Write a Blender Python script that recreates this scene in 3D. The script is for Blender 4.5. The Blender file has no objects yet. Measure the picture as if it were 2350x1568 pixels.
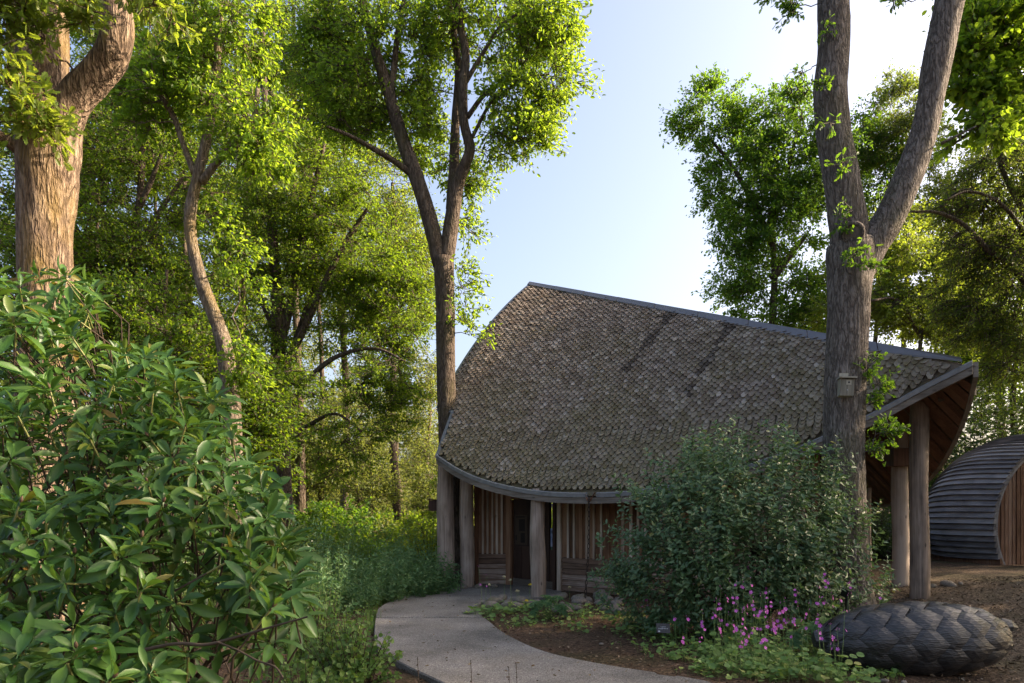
import bpy, math, random
import numpy as np
from mathutils import Vector, Matrix

random.seed(5)
rng = np.random.default_rng(11)
PI = math.pi
C = bpy.context.scene.collection
sc = bpy.context.scene

# ------------------------------------------------------------------ camera, sky, sun, exposure
cam = bpy.data.cameras.new('camera'); cam_o = bpy.data.objects.new('camera', cam); C.objects.link(cam_o)
cam_o.location = (0, 0, 1.7); cam_o.rotation_euler = (PI/2, 0, 0)
cam.sensor_width = 36; cam.lens = 24; cam.shift_y = 396/2350; cam.clip_start = 0.05; cam.clip_end = 2000
sc.camera = cam_o
SUN_AZ, SUN_EL = math.radians(86), math.radians(27)
w = bpy.data.worlds.new('World'); sc.world = w; w.use_nodes = True
nt = w.node_tree; bg = nt.nodes['Background']
sky = nt.nodes.new('ShaderNodeTexSky'); sky.sky_type = 'NISHITA'; sky.sun_disc = False
sky.sun_elevation = SUN_EL; sky.sun_rotation = SUN_AZ; sky.air_density = 1.0; sky.dust_density = 6.0; sky.ozone_density = 1.0
nt.links.new(sky.outputs[0], bg.inputs[0]); bg.inputs[1].default_value = 0.15
sun = bpy.data.lights.new('sun', 'SUN'); sun.energy = 5.0; sun.angle = math.radians(0.6); sun.color = (1, .83, .61)
sun_o = bpy.data.objects.new('sun', sun); C.objects.link(sun_o)
SUNV = Vector((math.sin(SUN_AZ)*math.cos(SUN_EL), math.cos(SUN_AZ)*math.cos(SUN_EL), math.sin(SUN_EL)))
sun_o.rotation_euler = SUNV.to_track_quat('Z', 'Y').to_euler(); sun_o.location = (40, 15, 30)
sc.view_settings.view_transform = 'Standard'; sc.view_settings.look = 'None'
sc.view_settings.gamma = 1; sc.view_settings.use_curve_mapping = False
sc.view_settings.exposure = 1.55
sc.view_settings.use_white_balance = True; sc.view_settings.white_balance_temperature = 6800; sc.view_settings.white_balance_tint = 15
sc.cycles.use_denoising = True
sc.cycles.max_bounces = 8; sc.cycles.transparent_max_bounces = 6; sc.cycles.transmission_bounces = 6
sc.cycles.sample_clamp_indirect = 6

F = 1566.7
def P(px, py, d):
    """the place in the world of a point seen at px, py at distance d"""
    return np.array([(px-1175)/F*d, d, 1.7+(1180-py)/F*d])

def sstep(a, b, x):
    t = np.clip((x-a)/(b-a), 0, 1); return t*t*(3-2*t)

def ground_h(x, y):
    x = np.asarray(x, float); y = np.asarray(y, float)
    h = -0.045 + 0.03*np.sin(x*1.7+y*.6)*np.sin(y*1.3-x*.4)*.6
    h = h + .50*sstep(6, 12, x+.35*(y-8))
    left = 1-sstep(-1, 5, x-.05*y)
    h = h - left*np.clip((y-19)*.13, 0, 5.2)
    h = h + .05*sstep(.6, 1.4, x)*(1-sstep(3, 5, x))*(y > 0)
    return h

# ------------------------------------------------------------------ mesh helpers
class MB:
    def __init__(s): s.V = []; s.F = []; s.n = 0
    def add(s, V, faces, mat=0):
        V = np.asarray(V, float).reshape(-1, 3)
        if not isinstance(faces, list): faces = [faces]
        for f in faces:
            f = np.asarray(f, np.int64)
            if f.ndim == 1: f = f[None]
            s.F.append((f+s.n, mat))
        s.V.append(V); s.n += len(V)
        return s
    def mesh(s, name, mats, smooth=False):
        me = bpy.data.meshes.new(name)
        V = np.concatenate(s.V) if s.V else np.zeros((0, 3))
        me.vertices.add(len(V)); me.vertices.foreach_set('co', V.astype(np.float32).ravel())
        tot = np.concatenate([np.full(len(f), f.shape[1]) for f, m in s.F])
        loops = np.concatenate([f.ravel() for f, m in s.F])
        mi = np.concatenate([np.full(len(f), m) for f, m in s.F])
        me.loops.add(len(loops)); me.loops.foreach_set('vertex_index', loops.astype(np.int32))
        me.polygons.add(len(tot))
        st = np.concatenate([[0], np.cumsum(tot)[:-1]])
        me.polygons.foreach_set('loop_start', st.astype(np.int32))
        me.polygons.foreach_set('material_index', mi.astype(np.int32))
        me.polygons.foreach_set('use_smooth', np.full(len(tot), smooth))
        for m in (mats if isinstance(mats, (list, tuple)) else [mats]): me.materials.append(m)
        me.update(calc_edges=True); me.validate()
        return me
    def build(s, name, mats, parent=None, smooth=False):
        return obj(name, s.mesh(name, mats, smooth), parent)

def obj(name, me, parent=None, M=None):
    o = bpy.data.objects.new(name, me); C.objects.link(o)
    T = Matrix.Identity(4) if M is None else M
    if parent is not None:
        o.parent = parent
        T = Matrix.Translation(-abs_loc(parent)) @ T
    o.matrix_basis = T
    return o

def abs_loc(o):
    v = Vector(o.matrix_basis.translation)
    while o.parent: o = o.parent; v = v + Vector(o.matrix_basis.translation)
    return v

def thing(name, loc, label, cat, group=None):
    o = bpy.data.objects.new(name, None); C.objects.link(o); o.location = Vector([float(t) for t in loc])
    o.empty_display_size = .2
    o['label'] = label; o['category'] = cat
    if group: o['group'] = group
    return o

def tag(o, label, cat, group=None):
    o['label'] = label; o['category'] = cat
    if group: o['group'] = group
    return o

def kind(o, k): o['kind'] = k; return o

def nrmz(a): return a/np.maximum(np.linalg.norm(a, axis=-1, keepdims=True), 1e-9)

def catmull(pts, per=6):
    p = np.asarray(pts, float); p = np.vstack([2*p[0]-p[1], p, 2*p[-1]-p[-2]]); out = []
    for i in range(1, len(p)-2):
        t = np.linspace(0, 1, per, endpoint=False)[:, None]
        a, b, c, d = p[i-1], p[i], p[i+1], p[i+2]
        out.append(.5*((2*b)+(-a+c)*t+(2*a-5*b+4*c-d)*t**2+(-a+3*b-3*c+d)*t**3))
    out.append(p[-2][None]); return np.vstack(out)

def catmulls(Q):
    n = 10; return np.stack([np.array([np.interp(np.linspace(0, 1, n), np.linspace(0, 1, len(q)), q[:, i]) for i in range(3)]).T+rng.normal(size=(n, 3))*.008 for q in Q])

def tubes(mb, Pts, R, k=5, mat=0, lump=0.0, caps=False):
    """many tubes at once: Pts (N,n,3), R (N,n)"""
    Pts = np.asarray(Pts, float); R = np.asarray(R, float)
    if Pts.ndim == 2: Pts = Pts[None]; R = R[None]
    N, n, _ = Pts.shape
    T = np.empty_like(Pts); T[:, 1:-1] = Pts[:, 2:]-Pts[:, :-2]; T[:, 0] = Pts[:, 1]-Pts[:, 0]; T[:, -1] = Pts[:, -1]-Pts[:, -2]
    T = nrmz(T)
    mean = nrmz(Pts[:, -1]-Pts[:, 0])
    ref = np.where((abs(mean[:, 0]) < .75)[:, None], np.array([1., 0, 0]), np.array([0., 1, 0]))[:, None, :]
    B = nrmz(np.cross(T, ref)); A = np.cross(B, T)
    ang = np.arange(k)*2*PI/k
    rr = R[:, :, None]*np.ones(k)
    if lump > 0:
        zz = np.arange(n)[None, :, None]
        for q in range(3):
            rr = rr*(1+lump*np.sin(ang*(2+q)+zz*(.35+.2*q)+rng.uniform(0, 6, (N, 1, 1))))
        rr = rr*(1+lump*.5*rng.normal(size=rr.shape))
    ring = Pts[:, :, None, :]+rr[..., None]*(np.cos(ang)[None, None, :, None]*A[:, :, None, :]+np.sin(ang)[None, None, :, None]*B[:, :, None, :])
    V = ring.reshape(-1, 3)
    i = np.arange(N)[:, None, None]*n*k+np.arange(n-1)[None, :, None]*k
    j = np.arange(k)[None, None, :]; j2 = (j+1) % k
    Fq = np.stack([i+j, i+j2, i+k+j2, i+k+j], -1).reshape(-1, 4)
    fs = [Fq]
    if caps:
        b = (np.arange(N)*n*k)[:, None]
        fs += [b+np.arange(k)[::-1][None], b+(n-1)*k+np.arange(k)[None]]
    mb.add(V, fs, mat)
    return mb

def box(mb, c, ax, ay, az, mat=0):
    """box with centre c and half-axis vectors"""
    c, ax, ay, az = [np.asarray(v, float) for v in (c, ax, ay, az)]
    V = [c+sx*ax+sy*ay+sz*az for sx in (-1, 1) for sy in (-1, 1) for sz in (-1, 1)]
    mb.add(V, np.array([[0, 1, 3, 2], [4, 6, 7, 5], [0, 4, 5, 1], [2, 3, 7, 6], [0, 2, 6, 4], [1, 5, 7, 3]]), mat)
    return mb

def sheet(mb, G, mat=0, flip=False):
    """grid of points (n,m,3)"""
    n, m, _ = G.shape
    i = np.arange(n-1)[:, None]*m+np.arange(m-1)[None]
    Fq = np.stack([i, i+1, i+m+1, i+m], -1).reshape(-1, 4)
    if flip: Fq = Fq[:, ::-1]
    mb.add(G.reshape(-1, 3), Fq, mat); return mb

# ------------------------------------------------------------------ leaves
def T_kite(): return np.array([[0, 0, 0], [.42, .5, .10], [1, 0, -.06], [.42, -.5, .10]]), [np.array([[0, 2, 1], [0, 3, 2]])]
def T_oval():
    V = np.array([[0, 0, 0], [.28, .40, .10], [.68, .42, .06], [1, 0, -.10], [.68, -.42, .06], [.28, -.40, .10]])
    return V, [np.array([[0, 3, 2, 1], [0, 5, 4, 3]])]
def T_round():
    a = np.linspace(.35, 2*PI-.35, 9); V = np.c_[.5-.5*np.cos(a)*1.0, .5*np.sin(a), .10*np.abs(np.sin(a))]
    V = np.vstack([[.12, 0, 0], V]); V[5] = [1, 0, -.02]
    return V, [np.array([[0, 5, 4, 3, 2, 1]]), np.array([[0, 9, 8, 7, 6, 5]])]
def T_oak():
    e = np.array([[.0, .02], [.14, .12], [.22, .25], [.30, .14], [.40, .34], [.50, .20], [.60, .44], [.70, .24], [.82, .34], [.90, .14], [1, 0]])
    n = len(e); V = [np.c_[e, .12*e[:, 1]-.12*e[:, 0]**2]]; r = e[1:-1].copy(); r[:, 1] *= -1; r2 = np.vstack([[[0, -.02]], r])
    V.append(np.c_[r2, -.12*r2[:, 1]-.12*r2[:, 0]**2]); V = np.vstack(V)
    left = list(range(n)); right = [0+n]+list(range(n+1, n+n-1))
    return V, [np.array([left[::-1]]), np.array([right+[n-1]])]
def T_long(droop=.16, wpos=.55):
    xs = np.array([0, .10, .28, .55, .80, .95, 1.0]); hw = np.array([.05, .05, .32, .5, .40, .16, .02])
    z = -droop*xs**2
    V = []
    for x, h, zz in zip(xs, hw, z): V += [[x, h, zz+h*.18], [x, 0, zz], [x, -h, zz+h*.18]]
    Q = []
    for i in range(len(xs)-1):
        a = i*3; Q += [[a, a+1, a+4, a+3], [a+1, a+2, a+5, a+4]]
    return np.array(V), [np.array(Q)[:, ::-1]]

def frames(ax, nr):
    X = nrmz(ax); Z = nr-(nr*X).sum(-1, keepdims=True)*X; Z = nrmz(Z+1e-6); Y = np.cross(Z, X); return X, Y, Z

def leaves(mb, tmpl, pos, ax, nr, L, W, mat=0):
    V, Fs = tmpl; N = len(pos); k = len(V)
    if N == 0: return
    X, Y, Z = frames(ax, nr)
    L = np.broadcast_to(L, (N,))[:, None, None]; W = np.broadcast_to(W, (N,))[:, None, None]
    v = pos[:, None]+X[:, None]*(V[None, :, 0:1]*L)+Y[:, None]*(V[None, :, 1:2]*W)+Z[:, None]*(V[None, :, 2:3]*L)
    off = (np.arange(N)*k)[:, None, None]
    mb.add(v.reshape(-1, 3), [(f[None]+off).reshape(-1, f.shape[1]) for f in Fs], mat)

def leaf_parts(name, parent, tmpl, mat, pos, ax, nr, L, W, n=300):
    """the n nearest leaves as parts sharing one mesh, the rest joined"""
    N = len(pos); L = np.broadcast_to(L, (N,)); W = np.broadcast_to(W, (N,))
    dist = np.linalg.norm(pos-np.array([0, 0, 1.7]), axis=1)/np.maximum(L, .01)
    idx = np.argsort(dist); a, b = idx[:n], idx[n:]
    m0 = MB().add(tmpl[0], tmpl[1]).mesh(name, mat, True)
    X, Y, Z = frames(ax[a], nr[a])
    for i, q in enumerate(a):
        M = Matrix(((X[i][0]*L[q], Y[i][0]*W[q], Z[i][0]*L[q], pos[q][0]), (X[i][1]*L[q], Y[i][1]*W[q], Z[i][1]*L[q], pos[q][1]),
                    (X[i][2]*L[q], Y[i][2]*W[q], Z[i][2]*L[q], pos[q][2]), (0, 0, 0, 1)))
        obj(name, m0, parent, M)
    mb = MB(); leaves(mb, tmpl, pos[b], ax[b], nr[b], L[b], W[b])
    return kind(mb.build('foliage', mat, parent, True), 'stuff')

def rdir(n, zs=1.0):
    v = rng.normal(size=(n, 3)); v[:, 2] *= zs; return nrmz(v)

def clump_leaves(mb, tw, tmpl, Cs, rad, twigs, per, L, flat=.5, wl=.55, droop=0.0, up=1.0, twr=.006, dirs=None):
    """clumps of twigs carrying leaves; Cs (N,3) centres, rad (N,)"""
    N = len(Cs); rad = np.broadcast_to(rad, (N,))
    d = rdir(N*twigs, flat).reshape(N, twigs, 3)
    if dirs is not None: d = nrmz(d+dirs[:, None]*.75)
    ln = rad[:, None]*rng.uniform(.55, 1.15, (N, twigs))
    base = Cs[:, None]+d*ln[..., None]*.08
    tip = Cs[:, None]+d*ln[..., None]; tip[..., 2] -= droop*ln
    t = rng.uniform(.18, 1.03, (N, twigs, per))
    pos = base[:, :, None]+(tip-base)[:, :, None]*t[..., None]+rng.normal(size=(N, twigs, per, 3))*(rad[:, None, None, None]*.09)
    ax = d[:, :, None]*.7+rng.normal(size=(N, twigs, per, 3))*.6; ax[..., 2] -= .25+droop
    nr = np.array([.15, -.1, up*.8])+rng.normal(size=(N, twigs, per, 3))*.9
    n = N*twigs*per
    Ls = L*rng.uniform(.65, 1.25, n)
    leaves(mb, tmpl, pos.reshape(-1, 3), ax.reshape(-1, 3), nr.reshape(-1, 3), Ls, Ls*wl)
    if tw is not None:
        mid = (base+tip)/2+rng.normal(size=base.shape)*rad[:, None, None]*.05
        Pt = np.stack([base, mid, tip], 2).reshape(-1, 3, 3)
        r = np.array([twr*1.6, twr*1.1, twr*.5])[None]*np.ones((len(Pt), 1))
        tubes(tw, Pt, r, 3)

def ellipsoid_pts(n, hollow=.35):
    v = rdir(n); return v*(rng.uniform(hollow**3, 1, (n, 1))**(1/3))

# ------------------------------------------------------------------ materials
def newmat(name):
    m = bpy.data.materials.new(name); m.use_nodes = True; t = m.node_tree
    return m, t, t.nodes['Principled BSDF'], t.nodes['Material Output']
def N_(t, ty, **kw):
    n = t.nodes.new(ty)
    for k, v in kw.items(): setattr(n, k, v)
    return n
def ramp(t, fac, stops):
    r = N_(t, 'ShaderNodeValToRGB'); e = r.color_ramp.elements
    e[0].position, e[0].color = stops[0][0], (*stops[0][1], 1); e[1].position, e[1].color = stops[-1][0], (*stops[-1][1], 1)
    for p, c in stops[1:-1]: q = e.new(p); q.color = (*c, 1)
    t.links.new(fac, r.inputs[0]); return r.outputs[0]
def math_(t, op, a, b=None):
    n = N_(t, 'ShaderNodeMath', operation=op)
    for i, v in enumerate((a, b)):
        if v is None: continue
        if isinstance(v, (int, float)): n.inputs[i].default_value = v
        else: t.links.new(v, n.inputs[i])
    return n.outputs[0]
def mixc(t, fac, a, b, bt='MIX'):
    n = N_(t, 'ShaderNodeMix', data_type='RGBA', blend_type=bt)
    for i, v in ((0, fac), (6, a), (7, b)):
        if isinstance(v, (int, float)): n.inputs[i].default_value = v
        elif isinstance(v, tuple): n.inputs[i].default_value = (*v, 1)
        else: t.links.new(v, n.inputs[i])
    return n.outputs[2]
def noise(t, vec, scale, detail=4, rough=.55, dist=0.0):
    n = N_(t, 'ShaderNodeTexNoise'); n.inputs['Scale'].default_value = scale; n.inputs['Detail'].default_value = detail
    n.inputs['Roughness'].default_value = rough; n.inputs['Distortion'].default_value = dist
    if vec is not None: t.links.new(vec, n.inputs['Vector'])
    return n.outputs[0]
def wpos(t): return N_(t, 'ShaderNodeNewGeometry').outputs['Position']
def opos(t): return N_(t, 'ShaderNodeTexCoord').outputs['Object']
def mapping(t, vec, s):
    m = N_(t, 'ShaderNodeMapping'); m.inputs['Scale'].default_value = s; t.links.new(vec, m.inputs[0]); return m.outputs[0]
def rnd(t):
    a = N_(t, 'ShaderNodeNewGeometry').outputs['Random Per Island']; b = N_(t, 'ShaderNodeObjectInfo').outputs['Random']
    return math_(t, 'FRACT', math_(t, 'ADD', a, b))
def bump(t, h, bsdf, strength=.4, dist=.02):
    b = N_(t, 'ShaderNodeBump'); b.inputs['Strength'].default_value = strength; b.inputs['Distance'].default_value = dist
    t.links.new(h, b.inputs['Height']); t.links.new(b.outputs[0], bsdf.inputs['Normal'])

def leafmat(name, stops, trans, tw=.42, rough=.5, spec=.35, vein=False):
    m, t, b, out = newmat(name)
    r = rnd(t); col = ramp(t, r, stops)
    n1 = noise(t, wpos(t), .55, 2)
    col = mixc(t, math_(t, 'MULTIPLY', math_(t, 'SUBTRACT', n1, .3), .9), col, (stops[0][1][0]*.62, stops[0][1][1]*.7, stops[0][1][2]*.8))
    if vein:
        o = opos(t); sx = N_(t, 'ShaderNodeSeparateXYZ'); t.links.new(o, sx.inputs[0])
    b.inputs['Roughness'].default_value = rough; b.inputs['Specular IOR Level'].default_value = spec
    t.links.new(col, b.inputs['Base Color'])
    tr = N_(t, 'ShaderNodeBsdfTranslucent')
    tc = mixc(t, .5, trans, mixc(t, 1.0, col, (2.4, 2.4, 1.6), 'MULTIPLY')); t.links.new(tc, tr.inputs[0])
    mx = N_(t, 'ShaderNodeMixShader'); mx.inputs[0].default_value = tw
    t.links.new(b.outputs[0], mx.inputs[1]); t.links.new(tr.outputs[0], mx.inputs[2]); t.links.new(mx.outputs[0], out.inputs[0])
    return m

def barkmat(name, c1, c2, c3, sc_=1.0, strength=.9, moss=.35, mosscol=(.12, .11, .025)):
    m, t, b, out = newmat(name)
    o = opos(t)
    def ridge(sx, sz, k, d):
        n = noise(t, mapping(t, o, (sx*sc_, sx*sc_, sz*sc_)), 1.0, 2, .5, d)
        return math_(t, 'MINIMUM', math_(t, 'MULTIPLY', math_(t, 'ABSOLUTE', math_(t, 'SUBTRACT', n, .5)), k), 1.0)
    r1 = ridge(9, 1.9, 8.0, .5); r2 = ridge(19, 4.6, 6.0, .3)
    fine = noise(t, mapping(t, o, (40, 40, 14)), 1.4, 5, .7)
    h = math_(t, 'ADD', math_(t, 'ADD', math_(t, 'MULTIPLY', r1, .42), math_(t, 'MULTIPLY', r2, .28)), math_(t, 'MULTIPLY', fine, .42))
    col = ramp(t, h, [(.12, c1), (.55, c2), (1.0, c3)])
    ms = noise(t, mapping(t, o, (1, 1, .5)), 1.6, 4, .6)
    ms2 = ramp(t, ms, [(.52, (0, 0, 0)), (.68, (1, 1, 1))])
    col = mixc(t, math_(t, 'MULTIPLY', ms2, moss), col, mosscol)
    t.links.new(col, b.inputs['Base Color']); b.inputs['Roughness'].default_value = .9; b.inputs['Specular IOR Level'].default_value = .2
    bump(t, h, b, strength, .05); return m

def woodmat(name, c1, c2, c3, horiz=False, streak=1.0, rough=.75, grey=None):
    m, t, b, out = newmat(name)
    o = opos(t); s = (1.1, 1.1, 26) if horiz else (26, 26, 1.1)
    r = N_(t, 'ShaderNodeObjectInfo').outputs['Random']
    off = N_(t, 'ShaderNodeCombineXYZ'); t.links.new(math_(t, 'MULTIPLY', r, 37.0), off.inputs[2]); t.links.new(math_(t, 'MULTIPLY', r, 17.0), off.inputs[0])
    ad = N_(t, 'ShaderNodeVectorMath', operation='ADD'); t.links.new(o, ad.inputs[0]); t.links.new(off.outputs[0], ad.inputs[1])
    v = mapping(t, ad.outputs[0], s)
    g = noise(t, v, 1.0, 6, .62, .6)
    big = noise(t, mapping(t, ad.outputs[0], (2.5, 2.5, 1.2) if not horiz else (1.2, 1.2, 2.5)), 1.3, 3)
    f = math_(t, 'ADD', math_(t, 'MULTIPLY', g, .75), math_(t, 'ADD', math_(t, 'MULTIPLY', big, .55), math_(t, 'MULTIPLY', math_(t, 'SUBTRACT', r, .5), .35)))
    col = ramp(t, f, [(.38, c1), (.62, c2), (.86, c3)])
    vo = N_(t, 'ShaderNodeTexVoronoi'); vo.inputs['Scale'].default_value = 2.2; t.links.new(mapping(t, ad.outputs[0], (2, 2, .9) if not horiz else (.9, .9, 2)), vo.inputs['Vector'])
    kn = ramp(t, vo.outputs[0], [(.045, (1, 1, 1)), (.10, (0, 0, 0))])
    col = mixc(t, math_(t, 'MULTIPLY', kn, .7), col, (c1[0]*.5, c1[1]*.5, c1[2]*.5))
    t.links.new(col, b.inputs['Base Color']); b.inputs['Roughness'].default_value = rough; b.inputs['Specular IOR Level'].default_value = .3
    bump(t, g, b, .35*streak, .012); return m

def flatmat(name, col, rough=.6, spec=.4, metal=0.0, var=.25, scale=14, bmp=.1):
    m, t, b, out = newmat(name)
    n = noise(t, opos(t), scale, 4)
    c = mixc(t, n, tuple(x*(1-var) for x in col), tuple(x*(1+var) for x in col)); t.links.new(c, b.inputs['Base Color'])
    b.inputs['Roughness'].default_value = rough; b.inputs['Specular IOR Level'].default_value = spec; b.inputs['Metallic'].default_value = metal
    if bmp: bump(t, n, b, bmp, .01)
    return m

def shinglemat(name, dark=1.0, mossy=1.0):
    m, t, b, out = newmat(name)
    r = rnd(t); base = ramp(t, r, [(0, (.115*dark, .090*dark, .074*dark)), (.5, (.175*dark, .147*dark, .126*dark)), (.93, (.235*dark, .205*dark, .180*dark)), (1, (.33*dark, .30*dark, .275*dark))])
    w_ = wpos(t)
    g = noise(t, mapping(t, w_, (30, 12, 30)), 1.6, 5, .7)
    base = mixc(t, .6, base, mixc(t, g, (.22, .21, .20), (1.6, 1.6, 1.6)), 'MULTIPLY')
    li = ramp(t, noise(t, w_, 24, 3, .6), [(.64, (0, 0, 0)), (.71, (1, 1, 1))])
    base = mixc(t, math_(t, 'MULTIPLY', li, .45), base, (.42, .42, .38))
    m1 = noise(t, w_, .8, 4, .6); m2 = noise(t, w_, 13, 4, .6)
    sz = N_(t, 'ShaderNodeSeparateXYZ'); t.links.new(w_, sz.inputs[0])
    low = math_(t, 'MULTIPLY', math_(t, 'SUBTRACT', 7.0, sz.outputs[2]), .045)
    ms = math_(t, 'ADD', math_(t, 'MULTIPLY', m1, .5), math_(t, 'ADD', math_(t, 'MULTIPLY', m2, .55), low))
    base = mixc(t, math_(t, 'MULTIPLY', ramp(t, ms, [(.54, (0, 0, 0)), (.80, (1, 1, 1))]), .6*mossy), base, (.105, .098, .032))
    t.links.new(base, b.inputs['Base Color']); b.inputs['Roughness'].default_value = .9; b.inputs['Specular IOR Level'].default_value = .2
    bump(t, g, b, .5, .012); return m

# ------------------------------------------------------------------ palettes
G = {}
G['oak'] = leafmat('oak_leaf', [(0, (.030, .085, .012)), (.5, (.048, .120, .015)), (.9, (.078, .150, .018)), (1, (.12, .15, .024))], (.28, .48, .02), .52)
G['oak_lit'] = leafmat('oak_leaf_lit_tone', [(0, (.06, .11, .014)), (.6, (.09, .145, .02)), (1, (.14, .17, .03))], (.42, .50, .03), .52)  # lighter, yellower copy of the oak leaf with sunlight painted in
G['oak_mid'] = leafmat('sunny_oak_leaf', [(0, (.050, .115, .014)), (.5, (.082, .160, .019)), (.9, (.12, .185, .024)), (1, (.15, .18, .03))], (.46, .62, .025), .58)  # brighter oak copy, sunlit look put into the leaf colour
G['beech'] = leafmat('beech_leaf', [(0, (.036, .088, .010)), (.6, (.062, .125, .013)), (.95, (.10, .155, .017)), (1, (.16, .135, .02))], (.36, .50, .015), .55)
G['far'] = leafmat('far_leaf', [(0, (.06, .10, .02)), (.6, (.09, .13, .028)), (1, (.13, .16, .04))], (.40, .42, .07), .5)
G['birch'] = leafmat('birch_leaf', [(0, (.040, .078, .016)), (.6, (.068, .11, .02)), (1, (.13, .13, .024))], (.32, .42, .03), .52)
G['rhodo'] = leafmat('rhododendron_leaf', [(0, (.026, .078, .016)), (.5, (.046, .115, .022)), (.9, (.078, .155, .028)), (.975, (.12, .15, .025)), (.99, (.15, .11, .018)), (1, (.13, .06, .015))], (.16, .26, .015), .28, .40, .35)
G['elae'] = leafmat('silvery_shrub_leaf', [(0, (.055, .112, .046)), (.6, (.095, .172, .078)), (.95, (.14, .22, .10)), (1, (.24, .20, .06))], (.12, .20, .06), .25, .42, .45)
G['herb'] = leafmat('herb_leaf', [(0, (.060, .14, .055)), (.6, (.088, .18, .075)), (1, (.13, .21, .08))], (.10, .20, .04), .32)
G['lime'] = leafmat('bright_shrub_leaf', [(0, (.055, .12, .024)), (.6, (.085, .165, .035)), (1, (.15, .21, .045))], (.18, .30, .04), .36)
G['mallow'] = leafmat('mallow_leaf', [(0, (.09, .18, .045)), (.6, (.145, .25, .065)), (.93, (.24, .32, .08)), (1, (.42, .40, .14))], (.24, .36, .05), .34)
G['dark'] = leafmat('dark_laurel_leaf', [(0, (.020, .05, .012)), (.6, (.032, .07, .016)), (1, (.06, .10, .02))], (.16, .22, .02), .32, .4, .5)
G['grass'] = leafmat('grass_blade', [(0, (.05, .11, .02)), (.6, (.085, .16, .03)), (1, (.14, .19, .05))], (.16, .26, .04), .3)
petal, t_, b_, o_ = newmat('pink_petal'); c_ = ramp(t_, rnd(t_), [(0, (.50, .055, .36)), (.7, (.60, .10, .50)), (1, (.66, .22, .60))]); t_.links.new(c_, b_.inputs['Base Color']); b_.inputs['Roughness'].default_value = .6
stemg = flatmat('green_stem', (.12, .19, .06), .6, .3)
stemy = flatmat('yellow_stem', (.15, .16, .05), .55, .3)
twig = flatmat('brown_twig', (.055, .041, .029), .85, .2, 0, .4, 30)
bark_warm = barkmat('oak_bark_warm', (.035, .023, .016), (.155, .11, .075), (.32, .245, .175), 1.3, 1.0, .5, (.22, .15, .035))
bark_dark = barkmat('oak_bark_dark', (.030, .022, .016), (.085, .065, .050), (.15, .12, .095), 1.2, 1.0, .45, (.075, .072, .022))
bark_grey = barkmat('oak_bark_grey', (.035, .030, .026), (.138, .118, .102), (.26, .232, .206), 1.9, 1.0, .35, (.10, .105, .04))
bark_pale = barkmat('pale_bark', (.05, .038, .028), (.15, .12, .09), (.27, .225, .175), 1.6, .8, .35, (.20, .14, .03))
wood_post = woodmat('weathered_post', (.06, .046, .037), (.235, .178, .140), (.40, .325, .27))
wood_wall = woodmat('brown_boarding', (.055, .026, .014), (.165, .080, .042), (.28, .165, .10))
wood_batten = woodmat('pale_batten', (.17, .125, .09), (.37, .29, .225), (.52, .45, .38))
wood_plank = woodmat('weathered_plank', (.06, .035, .023), (.18, .112, .078), (.36, .29, .245), True)
wood_soffit = woodmat('soffit_wood', (.06, .03, .018), (.14, .068, .042), (.21, .115, .075))
wood_fascia = woodmat('grey_fascia', (.05, .041, .033), (.115, .097, .08), (.21, .185, .158), True)
wood_slat = woodmat('charred_slat', (.050, .048, .054), (.115, .112, .124), (.23, .23, .25), True)
wood_brown = woodmat('pod_boarding', (.075, .035, .022), (.155, .080, .052), (.23, .15, .115))
wood_door = woodmat('dark_door', (.012, .006, .004), (.030, .014, .009), (.05, .026, .017))
zinc = flatmat('weathered_zinc', (.16, .168, .178), .5, .5, .4, .6, 9, .2)
lead = flatmat('lead_flashing', (.13, .135, .155), .5, .5, .4, .15, 6, .05)
iron = flatmat('rusty_iron', (.035, .026, .022), .7, .4, .5, .4, 40)
black = flatmat('black_plastic', (.012, .012, .013), .45, .5, 0, .2)
litter_m = flatmat('gutter_litter', (.055, .036, .022), .95, .1, 0, .5, 60, .6)
paper = flatmat('notice_paper', (.05, .035, .025), .8, .2, 0, .15)
paper_dark = flatmat('notice_print', (.018, .014, .012), .8, .2, 0, .5, 9)
steel = flatmat('steel_cable', (.30, .31, .33), .35, .5, .8, .1)
shingle_m = shinglemat('cedar_shingle'); shingle_dark = shinglemat('stained_shingle', .42, .15)
pink_white = flatmat('seed_head', (.42, .40, .26), .8, .2)
yellow_f = flatmat('yellow_floret', (.62, .48, .04), .7, .2)
glass_m, t_, b_, o_ = newmat('door_glass'); b_.inputs['Transmission Weight'].default_value = 1; b_.inputs['Roughness'].default_value = .02; b_.inputs['IOR'].default_value = 1.05; b_.inputs['Base Color'].default_value = (.9, .95, .9, 1)

# bark mulch, wood chips, earth
soil, t_, b_, o_ = newmat('bark_mulch_ground')
wv = wpos(t_)
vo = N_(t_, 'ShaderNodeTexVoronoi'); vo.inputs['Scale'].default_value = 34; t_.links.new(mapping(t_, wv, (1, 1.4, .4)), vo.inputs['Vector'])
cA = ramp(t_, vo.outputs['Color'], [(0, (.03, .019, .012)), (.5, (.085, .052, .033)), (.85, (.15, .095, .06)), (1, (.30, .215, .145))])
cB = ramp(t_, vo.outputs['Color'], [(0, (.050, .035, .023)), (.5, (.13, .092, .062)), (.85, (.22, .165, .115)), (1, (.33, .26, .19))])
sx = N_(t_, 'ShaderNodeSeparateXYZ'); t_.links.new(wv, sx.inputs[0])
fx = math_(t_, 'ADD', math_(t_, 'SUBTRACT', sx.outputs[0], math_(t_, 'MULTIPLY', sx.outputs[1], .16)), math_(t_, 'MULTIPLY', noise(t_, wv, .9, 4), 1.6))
chip = ramp(t_, math_(t_, 'MULTIPLY', fx, .1), [(.42, (0, 0, 0)), (.52, (1, 1, 1))])
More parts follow.
